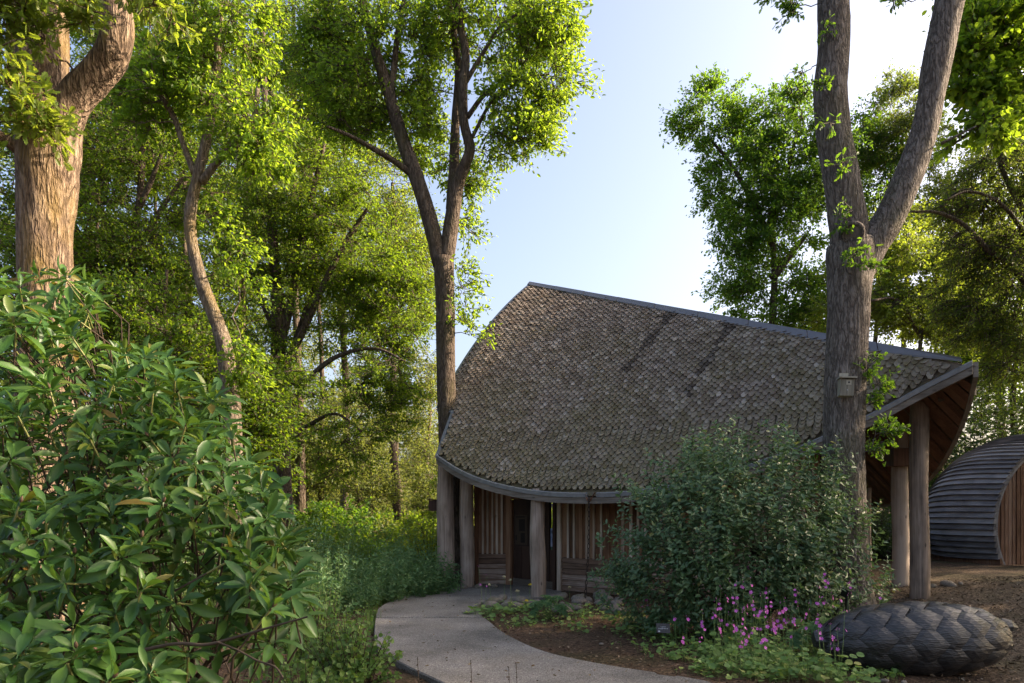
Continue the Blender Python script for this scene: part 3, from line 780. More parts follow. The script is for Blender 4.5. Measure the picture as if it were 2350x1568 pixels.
postm, t_, b_, o_ = newmat('poster_print'); nz = noise(t_, opos(t_), 9, 3); t_.links.new(ramp(t_, nz, [(.35, (.03, .05, .10)), (.5, (.16, .20, .34)), (.7, (.36, .40, .50))]), b_.inputs['Base Color'])
dbox('poster', Lw-.175, Lw-.06, .97, 1.38, -.048, postm, pn, .002)
dbox('poster_footer', Lw-.175, Lw-.06, .905, .968, -.047, flatmat('poster_green', (.02, .05, .04), .6), pn, .002)
# deck, railing at the left
mb = MB(); box(mb, [-.95, 18.9, .09], [.75, 0, 0], [0, 1.6, 0], [0, 0, .03]); 
for k in range(10):
    mb = MB(); box(mb, [-.95, 17.45+k*.3, .09], [.75, 0, 0], [0, .144, 0], [0, 0, .03]); mb.build('deck_board', wood_fascia, bld)
mb = MB(); box(mb, [-.95, 17.28, .0], [.75, 0, 0], [0, .02, 0], [0, 0, .09]); mb.build('deck_edge', wood_door, bld)
rl = thing('railing', (-.95, 17.6, .12), 'timber topped railing with steel cables behind the second log post', 'railing')
mb = MB(); box(mb, [-1.0, 17.6, 1.14], [.55, .0, 0], [0, .06, 0], [0, 0, .03]); mb.build('top_rail', wood_batten, rl)
for x in (-.98, -1.5): mb = MB(); box(mb, [x, 17.6, .62], [.018, 0, 0], [0, .025, 0], [0, 0, .5]); mb.build('baluster', black, rl)
for k in range(8): mb = MB(); z = .22+k*.105; tubes(mb, [[-1.55, 17.62, z], [-.5, 17.62, z]], [.006, .006], 6); mb.build('cable', steel, rl)

# --- rain chain
top = np.array([sp_[0]+ow[0]*.08, sp_[1]+ow[1]*.08, sp_[2]-.11]); bot = np.array([top[0]-.08, top[1]+.02, .03])
ch = thing('rain_chain', bot, 'rusty rain chain hanging from the gutter spout to the stones', 'chain')
a1 = np.arange(10)*2*PI/10; ring = np.c_[.022*np.cos(a1), np.zeros(10), .052*np.sin(a1)]
mb = MB(); lk = np.vstack([ring, ring[:1]]); 
cc_ = np.arange(5)*2*PI/5; Vv = []
for i in range(10):
    n_ = nrmz(np.array([np.cos(a1[i]), 0, np.sin(a1[i])*.6])); Vv.append(ring[i]+.0075*(np.cos(cc_)[:, None]*n_+np.sin(cc_)[:, None]*np.array([0, 1., 0])))
Vv = np.vstack(Vv); i = np.arange(10)[:, None]*5; j = np.arange(5)[None]; i2 = (np.arange(10)[:, None]+1) % 10*5; j2 = (j+1) % 5
mb.add(Vv, np.stack([i+j, i+j2, i2+j2, i2+j], -1).reshape(-1, 4)); lm = mb.mesh('link', iron, True)
nl = int((top[2]-bot[2])/.083)
for k in range(nl):
    f = k/(nl-1); p = top*(1-f)+bot*f+np.array([.05*max(0, f-.75)*-4*0+.03*math.sin(f*3), 0, 0])
    obj('link', lm, ch, Matrix.Translation(Vector(p)) @ Matrix.Rotation((k % 2)*PI/2+.4, 4, 'Z'))

# ================================================================== SLATTED POD AT THE RIGHT
pc = np.array([13.98, 16.67, 1.396]); PR, pal, pb_, pL, phz = 2.439, .117, .05, 3.785, .938
uu = np.array([math.cos(pal), math.sin(pal), 0]); aa = np.array([-math.sin(pal), math.cos(pal), 0])
pod = thing('slatted_pod', (12.5, 17.5, .45), 'dark slatted timber pod with a vertically boarded arched front', 'shelter')
def podP(t, ph, off=0.):
    r = (PR*(1+pb_*np.sin(PI*np.clip(t/.9, 0, 1)))*np.sqrt(np.clip(1-t**4, 0, 1)))+off
    return pc+aa*(pL*t)[..., None]-uu*(r*np.cos(ph))[..., None]+np.array([0, 0, 1.])*(phz*r*np.sin(ph))[..., None]
ph0, ph1 = -.46, PI+.46; ns = 66
pe = np.linspace(ph0, ph1, ns+1); tt = np.linspace(-.015, .97, 22)
for i in range(ns):
    a_, b_2 = pe[i], pe[i+1]
    f = .05 if pe[i] < PI/2 else -.05
    lo, hi = (.075, .015) if a_ < PI/2 else (.015, .075)
    jj = rng.normal()*.004
    g0 = podP(tt, np.full(22, a_-.002), lo+jj); g1 = podP(tt, np.full(22, b_2), hi+jj); g2 = podP(tt, np.full(22, a_), -.02); g3 = podP(tt, np.full(22, b_2), -.02)
    mb = MB(); sheet(mb, np.stack([g2, g0, g1, g3])); mb.add([g0[0], g1[0], g3[0], g2[0]], np.array([[0, 1, 2, 3]]))
    mb.build('slat', wood_slat if (i > 6 and i < ns-7) or (1 < i < ns-2 and rng.random() < .5) else wood_brown, pod)
# front rim and boarded front
tt2 = np.linspace(ph0, ph1, 50)
mb = MB(); sheet(mb, np.stack([podP(np.full(50, .0), tt2, -.02), podP(np.full(50, .0), tt2, -.11), podP(np.full(50, .06), tt2, -.11)])); mb.build('arch_rim', wood_slat, pod)
hb = np.arange(-PR+.1, PR-.1, .105)
for x in hb:
    xa = max(abs(x), abs(x+.1)); h = math.sqrt(max(0, (PR-.1)**2-xa**2))*phz
    if h < .1: continue
    z1 = pc[2]+h; z0 = max(.47, pc[2]-h)
    mb = MB(); c = pc+uu*(x+.05)+aa*(.14+.012*((int(x*100)) % 2)); c[2] = (z0+z1)/2
    box(mb, c, uu*.042, aa*.015, [0, 0, (z1-z0)/2]); mb.build('front_board', wood_brown, pod)
mb = MB(); c = pc+aa*.2; c[2] = pc[2]; 
tq = np.linspace(ph0, ph1, 40); ring = podP(np.full(40, .07), tq, -.1); mb.add(ring, np.arange(40)[None]); mb.build('front_backing', black, pod)
mb = MB(); box(mb, pc+uu*.3-aa*.4+[0, 0, .44-pc[2]], uu*1.9, aa*.5, [0, 0, .03]); mb.build('threshold', wood_fascia, pod)
mb = MB(); box(mb, [12.6, 18.0, .36], uu*2.2, aa*1.5, [0, 0, .08]); mb.build('base_frame', wood_door, pod)

# ================================================================== CARVED CONE
c0 = np.array([4.40, 7.50, .335]); cone_ax = nrmz(np.array([1, -.12, .035])); HL = .98
cone = thing('carved_cone', (4.40, 7.50, 0), 'dark carved wooden pine cone lying on the wood chips', 'sculpture')
ex = cone_ax; ey = nrmz(np.cross([0, 0, 1.], ex)); ez = np.cross(ex, ey)
def coneR(t): # t -1..1
    t = np.clip(t, -1, 1); return .39*np.sqrt(np.clip(1-np.abs(t)**2.4, 0.0, 1))*(1+.05*t)
def coneP(t, ph, off=0.):
    r = coneR(t)+off
    return c0+ex*(HL*t)[..., None]+ey*(r*np.cos(ph))[..., None]+ez*(r*np.sin(ph)*.97)[..., None]
T2, P2 = np.meshgrid(np.linspace(-.995, .995, 30), np.linspace(0, 2*PI, 33), indexing='ij')
mb = MB(); sheet(mb, coneP(T2, P2, -.055)); mb.build('core', groove_dark, cone, True)
nphi = 8; rows = np.linspace(-1.0, .97, 9); dt = rows[1]-rows[0]
for ri, t0 in enumerate(rows):
    for k in range(nphi):
        phc = 2*PI*(k+.5*(ri % 2))/nphi+t0*.35
        g = 6; q = np.linspace(-1, 1, g); A2, B2 = np.meshgrid(q, q, indexing='ij')
        # lozenge: u,v in -1..1 rotated 45 degrees
        tt_ = t0+dt*.86*(A2+B2)/2*1.0; pp_ = phc+(A2-B2)/2*(PI/nphi)*1.70
        lift = -.012+.022*((A2+1)/2)**2+.004*((B2+1)/2)+.034*(1-A2**2)*(1-B2**2)+rng.normal()*.004+.001*rng.normal(size=A2.shape)
        top_ = coneP(np.clip(tt_, -.999, .999), pp_, lift); bot_ = coneP(np.clip(tt_, -.999, .999), pp_, -.06)
        mb = MB(); sheet(mb, top_)
        e1 = np.stack([top_[-1], bot_[-1]]); e2 = np.stack([top_[:, -1], bot_[:, -1]]); e3 = np.stack([top_[0], bot_[0]]); e4 = np.stack([top_[:, 0], bot_[:, 0]])
        for e in (e1, e2, e3, e4): sheet(mb, e, 1)
        mb.build('scale', [charred, groove_dark], cone, False)
mb = MB(); tubes(mb, [c0+ex*HL*.93+ez*.12, c0+ex*HL*1.02+ez*.12, c0+ex*HL*1.09+ez*.10], [.075, .06, .02], 8, 0, .12, True); mb.build('tip', charred, cone)
mb = MB(); tubes(mb, [c0-ex*HL*1.06, c0-ex*HL*.9], [.08, .14], 8, 0, .1, True); mb.build('stalk_end', charred, cone)

# ================================================================== STONES
def stone_mesh(seed):
    r = np.random.default_rng(seed); import bmesh
    bm = bmesh.new(); bmesh.ops.create_icosphere(bm, subdivisions=2, radius=1)
    d = r.normal(size=(5, 3)); ph = r.uniform(0, 6, 5)
    for v in bm.verts:
        k = 1+sum(.07*math.sin(2.2*float(d[i]@np.array(v.co))+ph[i]) for i in range(5)); v.co = v.co*k
    me = bpy.data.meshes.new('stone'); bm.to_mesh(me); bm.free(); me.materials.append(stone_m)
    for p in me.polygons: p.use_smooth = True
    return me
stm = [stone_mesh(k) for k in range(5)]
def stone(p, r, label, group, sq=.62):
    o = bpy.data.objects.new('stone', random.choice(stm)); C.objects.link(o); o.location = (p[0], p[1], p[2]); a = random.uniform(.75, 1.25)
    o.scale = (r*a, r/a, r*sq); o.rotation_euler = (random.uniform(-.2, .2), random.uniform(-.2, .2), random.uniform(0, 6)); tag(o, label, 'stone', group)
G1 = 'stones along the foot of the wall'
for k in range(58):
    px_ = random.uniform(1125, 1425); lo = 1372 if px_ > 1250 else 1378; py_ = random.uniform(lo, 1408 if px_ > 1260 else 1396)
    q = gpt(px_, py_); q2 = (q[0], q[1]-.05)
    if 1205 < px_ < 1262 and py_ < 1385: continue
    stone((q[0], q[1], .03), random.uniform(.06, .15), 'mossy field stone on the porch edge left of the centre post' if px_ < 1215 else ('mossy field stone between the centre post and the rain chain' if px_ < 1335 else 'mossy field stone right of the rain chain below the plank wall'), G1)
q = gpt(1380, 1376); stone((q[0], q[1], .07), .17, 'largest round stone, pinkish, against the plank wall beside the bush', G1, .8)
for px_, py_, r in ((1045, 1350, .07), (1065, 1353, .10), (1098, 1350, .10), (1030, 1356, .06), (985, 1362, .06), (1135, 1349, .07)):
    q = gpt(px_, py_); stone((q[0], q[1], .04), r, 'small grey stone at the edge of the path by the two left log posts', 'stones by the left posts')
for px_, py_, r in ((2170, 1382, .08), (2010, 1392, .10), (2140, 1356, .07), (2178, 1330, .12), (2205, 1345, .06), (1985, 1410, .08), (2120, 1375, .05)):
    d = 11.5 if py_ > 1370 else 13; x = (px_-1175)/F*d; stone((x, d, float(ground_h(x, d))+.02), r, 'pale stone on the earth bank near the right log post', 'stones on the bank')
for px_, py_, r in ((1640, 1560, .03), (2030, 1563, .035), (2075, 1566, .03), (1960, 1540, .03), (2150, 1540, .03), (2235, 1515, .03), (2190, 1522, .025), (1380, 1478, .03), (1520, 1530, .025)):
    q = gpt(px_, py_); stone((q[0], q[1], .0), r, 'small blue-grey pebble lying on the bark by the cone and path', 'pebbles on the bark')
print('structures done')

# ================================================================== TREES
def base_py(d, px, extra=0): x = (px-1175)/F*d; return 1180+(1.7-float(ground_h(x, d))+extra)/d*F
def line(pts, per=6):
    """pts of (px, py, d, width in px) -> smooth world line and radii"""
    w_ = np.array([np.r_[P(*p[:3]), p[3]/2/F*p[2]*math.cos(math.atan((p[0]-1175)/F))] for p in pts]); q = catmull(w_, per); return q[:, :3], np.maximum(q[:, 3], .004)

def limb(name, pts, mat, parent, k=14, lump=.02, flare=False):
    q, r = line(pts, 7); n = len(q)
    q = q+np.cumsum(rng.normal(size=q.shape), 0)*r.mean()*.007
    if flare: r = r*(1+.45*np.exp(-np.linspace(0, 1, n)*9))
    mb = MB(); tubes(mb, q, r, k, 0, lump, True); mb.build(name, mat, parent, True); return q

def tree(name, label, cat, trunk, limbs=(), blobs=(), leaf='beech', tmpl=None, L=.08, wl=.6, twigs=7, per=14, cr=.5, bark=None, group=None, flat=.45, droop=0., up=1.0,
         k=12, lump=.02, bgeo=True, twr=.006, br=.020, tw=True, extra_nodes=None):
    tmpl = tmpl or T_kite(); bark = bark or bark_dark
    b = P(*trunk[0][:3]); t = thing(name, b, label, cat, group)
    nodes = [limb('trunk', trunk, bark, t, k+4, lump, True)]
    for lb in limbs: nodes.append(limb('limb', lb, bark, t, k, lump))
    nodes[0] = nodes[0][len(nodes[0])//3:]
    nd = np.vstack(nodes)
    Cs = []
    for (px, py, d, rx, ry, n) in blobs:
        e = ellipsoid_pts(n); m = d/F
        Cs.append(P(px, py, d)+e*np.array([rx*m, max(rx, ry)*m*.8, ry*m]))
    if not Cs: return t
    Cs = np.vstack(Cs); rad = cr*rng.uniform(.7, 1.35, len(Cs))
    lm = MB(); tg_ = MB()
    vv = Cs[:, None]-nd[None, ::2]; near_ = nd[::2][np.argmin(np.linalg.norm(vv, axis=2)+.8*np.maximum(0, -vv[:, :, 2]), 1)]
    clump_leaves(lm, tg_ if tw else None, tmpl, Cs, rad*1.15, twigs, per, L, flat, wl, droop, up, twr, nrmz((Cs-near_)*[1, 1, .6]))
    if bgeo:
        dmin = np.min(np.linalg.norm(Cs[:, None]-nd[None, ::3], axis=2), 1)
        order = np.argsort(dmin); pool = [nd]; allp = nd
        PL, RL = [], []
        for c_i, ci in enumerate(order):
            c = Cs[ci]; v = allp-c; cost = np.linalg.norm(v, axis=1)+1.1*np.maximum(0, v[:, 2]); s = allp[np.argmin(cost)]
            ln = np.linalg.norm(c-s)
            f = np.linspace(0, 1, 6)[:, None]
            q = s+(c-s)*f; q[:, 2] += (.10*ln*np.sin(f[:, 0]*PI)); q[1:-1] += rng.normal(size=(4, 3))*ln*.05
            r0 = br*(.5+.5*min(ln, 3)); PL.append(q); RL.append(np.linspace(r0, .006, 6))
            allp = np.vstack([allp, q[2:5]])
        if PL: tubes(tg_, np.array(PL), np.array(RL), 5)
    kind(tg_.build('branches', bark, t, True), 'stuff') if tg_.V else None
    lm.build('crown', G[leaf], t, False)
    return t

# --- big oak at the left edge
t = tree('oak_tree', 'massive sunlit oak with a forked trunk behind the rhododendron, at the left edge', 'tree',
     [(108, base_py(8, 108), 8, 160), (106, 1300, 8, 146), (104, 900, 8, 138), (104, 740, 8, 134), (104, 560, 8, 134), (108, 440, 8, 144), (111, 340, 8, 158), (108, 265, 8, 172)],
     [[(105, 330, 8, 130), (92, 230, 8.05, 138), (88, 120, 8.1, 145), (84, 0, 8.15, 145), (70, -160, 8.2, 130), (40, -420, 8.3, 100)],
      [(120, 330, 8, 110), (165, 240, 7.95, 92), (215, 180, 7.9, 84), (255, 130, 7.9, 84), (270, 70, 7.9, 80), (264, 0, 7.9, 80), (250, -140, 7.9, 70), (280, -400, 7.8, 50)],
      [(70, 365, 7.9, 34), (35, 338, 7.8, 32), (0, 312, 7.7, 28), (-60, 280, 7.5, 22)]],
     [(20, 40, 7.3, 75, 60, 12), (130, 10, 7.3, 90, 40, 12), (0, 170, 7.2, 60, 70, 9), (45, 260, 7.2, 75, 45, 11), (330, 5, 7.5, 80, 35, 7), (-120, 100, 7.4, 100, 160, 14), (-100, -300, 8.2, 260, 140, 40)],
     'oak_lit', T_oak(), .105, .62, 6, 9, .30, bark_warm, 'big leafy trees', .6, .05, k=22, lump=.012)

# --- trees of the wood on the left
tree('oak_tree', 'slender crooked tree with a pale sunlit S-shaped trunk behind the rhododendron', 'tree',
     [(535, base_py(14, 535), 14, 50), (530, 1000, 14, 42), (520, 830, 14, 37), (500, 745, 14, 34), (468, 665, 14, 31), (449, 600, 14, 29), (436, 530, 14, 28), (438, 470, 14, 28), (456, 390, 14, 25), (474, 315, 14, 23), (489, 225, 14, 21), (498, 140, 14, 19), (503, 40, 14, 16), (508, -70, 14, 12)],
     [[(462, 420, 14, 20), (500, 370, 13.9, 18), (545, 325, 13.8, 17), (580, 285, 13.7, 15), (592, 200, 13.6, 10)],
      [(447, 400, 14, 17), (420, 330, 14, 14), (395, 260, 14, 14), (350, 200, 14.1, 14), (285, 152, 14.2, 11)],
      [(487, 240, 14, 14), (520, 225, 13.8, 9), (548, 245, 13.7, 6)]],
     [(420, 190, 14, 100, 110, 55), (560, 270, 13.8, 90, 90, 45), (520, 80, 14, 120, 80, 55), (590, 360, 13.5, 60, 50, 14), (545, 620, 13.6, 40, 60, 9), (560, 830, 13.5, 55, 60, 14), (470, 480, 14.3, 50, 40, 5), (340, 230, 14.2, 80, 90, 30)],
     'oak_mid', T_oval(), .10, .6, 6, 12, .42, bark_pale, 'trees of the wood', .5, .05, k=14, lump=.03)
tree('beech_tree', 'many-stemmed beech with low layered yellow-green branches left of the pavilion', 'tree',
     [(650, base_py(20, 650), 20, 52), (648, 1150, 20, 42), (643, 1000, 20, 38), (637, 860, 20, 36), (638, 720, 20, 34), (628, 600, 20, 26), (620, 470, 20, 22), (612, 330, 20, 18), (603, 160, 20, 15), (600, -30, 20, 12)],
     [[(640, 800, 20, 26), (668, 690, 20, 20), (690, 560, 20, 16), (715, 450, 19.8, 12), (745, 330, 19.6, 8)],
      [(642, 850, 20, 26), (690, 770, 19.8, 19), (740, 660, 19.6, 15), (790, 560, 19.4, 12), (850, 470, 19.2, 8)],
      [(648, 960, 20, 22), (700, 880, 19.6, 15), (770, 820, 19.2, 11), (860, 800, 18.9, 7), (930, 830, 18.8, 4)],
      [(640, 780, 20, 18), (600, 690, 20.2, 13), (560, 600, 20.4, 9)],
      [(645, 900, 20, 18), (700, 720, 20.3, 14), (760, 560, 20.6, 10), (800, 400, 20.8, 7)],
      [(650, 1010, 20, 14), (710, 975, 19.4, 10), (770, 950, 19.0, 7), (830, 990, 18.8, 4)]],
     [(700, 420, 20, 150, 110, 100), (640, 560, 20, 130, 110, 80), (800, 560, 20, 150, 130, 130), (880, 700, 20, 110, 120, 125), (720, 740, 20, 130, 90, 34), (870, 860, 19.5, 90, 90, 50), (560, 800, 20, 90, 120, 30), (770, 960, 19, 130, 70, 30), (910, 960, 19.5, 40, 40, 8), (810, 1060, 19, 70, 40, 8)],
     'beech', T_kite(), .085, .62, 8, 15, .55, bark_dark, 'trees of the wood', .22, .10, k=12)
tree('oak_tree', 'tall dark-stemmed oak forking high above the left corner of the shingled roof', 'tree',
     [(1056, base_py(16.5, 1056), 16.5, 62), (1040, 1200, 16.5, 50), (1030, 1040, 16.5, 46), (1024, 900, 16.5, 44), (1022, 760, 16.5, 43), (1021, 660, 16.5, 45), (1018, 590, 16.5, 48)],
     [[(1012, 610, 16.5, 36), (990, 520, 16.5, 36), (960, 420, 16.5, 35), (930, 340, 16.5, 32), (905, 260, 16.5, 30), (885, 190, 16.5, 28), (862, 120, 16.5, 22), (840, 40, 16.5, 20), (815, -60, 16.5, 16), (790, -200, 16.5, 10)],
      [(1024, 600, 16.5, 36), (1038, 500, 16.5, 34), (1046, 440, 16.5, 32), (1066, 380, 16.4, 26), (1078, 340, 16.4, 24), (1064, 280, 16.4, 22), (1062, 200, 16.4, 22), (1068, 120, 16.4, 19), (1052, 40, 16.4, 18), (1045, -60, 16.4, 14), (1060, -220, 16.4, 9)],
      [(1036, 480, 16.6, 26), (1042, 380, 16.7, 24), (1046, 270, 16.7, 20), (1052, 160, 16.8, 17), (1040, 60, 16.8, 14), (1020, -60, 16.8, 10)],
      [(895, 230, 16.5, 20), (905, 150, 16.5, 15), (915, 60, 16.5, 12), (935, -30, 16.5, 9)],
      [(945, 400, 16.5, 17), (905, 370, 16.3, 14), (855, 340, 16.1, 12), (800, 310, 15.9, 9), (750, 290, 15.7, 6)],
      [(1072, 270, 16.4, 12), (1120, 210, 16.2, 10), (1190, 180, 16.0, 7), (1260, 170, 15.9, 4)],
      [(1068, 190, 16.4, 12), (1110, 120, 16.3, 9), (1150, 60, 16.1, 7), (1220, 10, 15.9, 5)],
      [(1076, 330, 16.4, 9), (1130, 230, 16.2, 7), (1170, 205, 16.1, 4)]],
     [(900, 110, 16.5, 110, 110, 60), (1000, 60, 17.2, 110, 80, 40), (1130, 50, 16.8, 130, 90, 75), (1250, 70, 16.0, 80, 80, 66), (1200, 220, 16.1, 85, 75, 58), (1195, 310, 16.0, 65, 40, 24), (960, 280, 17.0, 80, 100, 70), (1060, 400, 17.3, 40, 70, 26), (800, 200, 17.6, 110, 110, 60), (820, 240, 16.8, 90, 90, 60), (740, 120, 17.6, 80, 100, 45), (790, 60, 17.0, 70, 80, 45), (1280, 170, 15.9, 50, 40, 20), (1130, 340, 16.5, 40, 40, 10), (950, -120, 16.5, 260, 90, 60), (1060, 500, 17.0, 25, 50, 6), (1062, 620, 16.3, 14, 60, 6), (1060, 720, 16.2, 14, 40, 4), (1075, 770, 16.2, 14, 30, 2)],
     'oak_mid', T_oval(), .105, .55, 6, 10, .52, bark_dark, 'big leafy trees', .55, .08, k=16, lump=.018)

def bgtree(label, px, d, wpx, top_py, blobs, leaf='beech', L=.10, cr=.65, lean=0, group='trees of the wood', bark=None, limbs=(), twigs=7, per=13, tmpl=None, flat=.4, droop=.05, name='beech_tree', wl=.62, tw=True, cat='tree'):
    b = base_py(d, px); ys_ = np.linspace(b, top_py, 6)
    tr = [(px+lean*i/5+6*math.sin(i*2+px), y, d, wpx*(1-.13*i)) for i, y in enumerate(ys_)]
    return tree(name, label, cat, tr, limbs, blobs, leaf, tmpl, L, wl, twigs, per, cr, bark, group, flat, droop, 1.0, 9, .02, True, .008, .022, tw)
bgtree('dark-trunked beech leaning right, close behind the big forked oak', 282, 19, 30, 120,
       [(240, 330, 19, 130, 150, 120), (330, 110, 19, 150, 110, 110), (230, 560, 18.5, 120, 120, 90), (380, 420, 19.5, 90, 120, 60), (330, 640, 19, 120, 90, 60), (20, 420, 19, 90, 200, 80), (60, 650, 19, 110, 100, 50)], lean=50, leaf='beech', L=.095,
       limbs=[[(300, 520, 19, 16), (345, 420, 18.8, 13), (372, 350, 18.6, 8)], [(300, 600, 19, 15), (370, 480, 19.3, 12), (420, 410, 19.5, 8)]])
bgtree('thin straight beech between the S-shaped trunk and the many-stemmed beech', 560, 25, 22, 60,
       [(560, 120, 25, 120, 120, 85), (520, 420, 25, 110, 110, 60), (600, 620, 25, 110, 100, 60), (460, 560, 25, 110, 110, 55), (470, 760, 24, 120, 100, 75)])
bgtree('tall beech rising at the top between the crooked tree and the forked oak', 690, 26, 24, 20,
       [(690, 120, 26, 120, 120, 110), (760, 230, 26, 100, 110, 80), (660, 330, 26, 100, 80, 50), (700, -60, 26, 150, 80, 40)], lean=-20)
bgtree('shaded broadleaf tree low in the wood right behind the rhododendron', 380, 15.5, 22, 620,
       [(300, 740, 15.5, 150, 100, 110), (430, 850, 15, 130, 110, 100), (180, 820, 15, 140, 120, 70), (560, 980, 15.5, 100, 110, 75), (330, 960, 14.5, 170, 120, 70), (620, 870, 16.5, 70, 70, 30)], leaf='beech', L=.09, cr=.5)
bgtree('beech far back whose crown fills the gap right of the many-stemmed beech', 905, 31, 22, 420,
       [(930, 560, 31, 70, 120, 70), (880, 420, 31, 80, 90, 50), (960, 700, 31, 50, 80, 30), (850, 640, 31, 80, 110, 40)], leaf='oak_lit', L=.12, cr=.8)
bgtree('farther beech behind the top of the S-shaped tree', 430, 29, 20, 150,
       [(420, 280, 29, 130, 140, 90), (300, 260, 29, 120, 150, 60), (180, 480, 29, 120, 160, 60), (430, 60, 29, 150, 100, 70), (230, 60, 29, 130, 90, 50)], L=.12, cr=.8)
bgtree('broad beech behind the S-shaped trunk and left of the many-stemmed one', 500, 34, 22, 420,
       [(520, 520, 34, 130, 130, 85), (380, 560, 34, 130, 130, 75), (620, 480, 34, 120, 120, 70), (250, 640, 34, 150, 150, 75), (480, 700, 34, 150, 110, 70), (60, 640, 34, 140, 180, 70), (0, 880, 34, 140, 180, 70), (-20, 420, 34, 120, 160, 40), (720, 620, 34, 110, 110, 60)], leaf='oak_lit', L=.15, cr=.95)
bgtree('pale beech far back between the two forked stems', 790, 37, 22, 260,
       [(800, 330, 37, 110, 110, 60), (740, 430, 37, 110, 100, 55), (860, 560, 37, 110, 110, 60), (800, 720, 37, 130, 110, 70), (930, 660, 37, 60, 120, 45), (620, 240, 37, 130, 120, 60)], leaf='oak_lit', L=.15, cr=.95)
# bright trees beyond, lower down the slope
for i, (px, d, blobs, lab) in enumerate([
    (985, 44, [(975, 960, 44, 55, 100, 60), (960, 860, 44, 60, 70, 40), (990, 1090, 44, 40, 80, 28)], 'pale sunlit tree seen beyond the left corner of the roof'),
    (915, 52, [(900, 1000, 52, 75, 90, 70), (910, 1120, 52, 60, 70, 45), (850, 900, 52, 80, 80, 45), (970, 1180, 52, 60, 50, 40), (700, 1050, 55, 140, 60, 70), (870, 1060, 55, 120, 60, 60), (560, 1040, 55, 120, 80, 50), (1000, 1040, 55, 50, 60, 30), (890, 1210, 52, 80, 40, 40)], 'pale sunlit tree seen through the lowest beech branches'),
    (790, 47, [(780, 1080, 47, 100, 90, 75), (740, 900, 47, 110, 100, 60), (820, 1180, 47, 90, 60, 45)], 'sunny yellow-green tree down the slope below the many-stemmed beech'),
    (640, 50, [(620, 1100, 50, 120, 100, 70), (560, 920, 50, 120, 120, 55), (660, 720, 50, 130, 130, 60)], 'sunny tree far down the slope behind the many-stemmed beech trunk'),
    (400, 48, [(400, 1000, 48, 170, 130, 80), (330, 740, 48, 170, 140, 60), (150, 900, 48, 160, 160, 60)], 'sunny tree far back behind the left rhododendron'),
    (1046, 40, [(1060, 1190, 40, 40, 60, 24), (1075, 1080, 40, 45, 60, 24), (1040, 1270, 40, 50, 40, 20), (1130, 1200, 46, 60, 60, 24), (1300, 1200, 46, 80, 50, 24)], 'bright tree glimpsed between the two left log posts')]):
    bgtree(lab, px, d, 16, min(b[1] for b in blobs), blobs, leaf='far', L=.17, cr=1.1, group='sunlit trees down the slope', bark=bark_pale, per=14, flat=.5)
for i, (x, d, h, lab) in enumerate([(-26, 92, 15, 'hazy distant tree left of the far cabin'), (-13, 88, 14, 'hazy distant tree above the far cabin'), (-42, 96, 17, 'hazy distant tree behind the left part of the wood'), (-60, 90, 18, 'hazy distant tree far left beyond the wood'), (-2, 96, 13, 'hazy distant tree behind the log posts')]):
    px = 1175+x/d*F; zc = 1180-(h*.45-1.7-4.5)/d*F
    bgtree(lab, px, d, 14, zc, [(px, zc+10, d, 5.5/d*F, h*.45/d*F, 150)], leaf='far', L=.34, cr=1.6, group='distant trees', per=12, flat=.6, tw=False)

# --- right hand trees
for px, d, bl, lab in (
    (700, 27, [(690, 960, 27, 80, 70, 50), (720, 1060, 27, 80, 60, 45), (660, 1120, 27, 70, 50, 30)], 'young tree with low bright branches behind the many-stemmed beech'),
    (820, 29, [(820, 980, 29, 80, 80, 50), (800, 1080, 29, 80, 60, 45), (850, 1130, 29, 60, 40, 25)], 'young tree with low bright branches left of the far cabin'),
    (1005, 30, [(985, 1090, 30, 30, 80, 26), (1000, 1180, 30, 40, 50, 20)], 'young tree with low bright branches close to the leftmost post'),
    (600, 24, [(590, 880, 24, 70, 90, 50), (560, 1000, 24, 80, 80, 50), (600, 1090, 24, 70, 50, 30)], 'young tree filling the gap beside the S-shaped trunk'),
    (470, 25, [(450, 820, 25, 110, 90, 60), (430, 960, 25, 120, 90, 60)], 'young tree behind the S-shaped trunk'),
    (260, 23, [(250, 760, 23, 130, 100, 70), (180, 600, 23, 100, 100, 50)], 'young tree behind the big left oak')):
    bgtree(lab, px, d, 9, min(b[1] for b in bl), bl, leaf='far' if px > 650 else 'beech', L=.12, cr=.7, group='young trees in the wood', bark=bark_dark, flat=.35)
for px, d, wpx, top, lab in ((405, 24, 17, 200, 'slim dark trunk right of the S-shaped tree'), (335, 22, 15, 180, 'slim dark trunk left of the S-shaped tree'), (745, 28, 14, 120, 'slim trunk behind the right limbs of the many-stemmed beech'), (205, 21, 16, 250, 'slim dark trunk just right of the big left oak')):
    bgtree(lab, px, d, wpx, top, [(px+20, top+40, d, 90, 70, 36), (px-30, top+180, d, 80, 60, 22)], leaf='beech', L=.11, cr=.65, group='slim trees in the wood', lean=30 if px < 500 else -30)

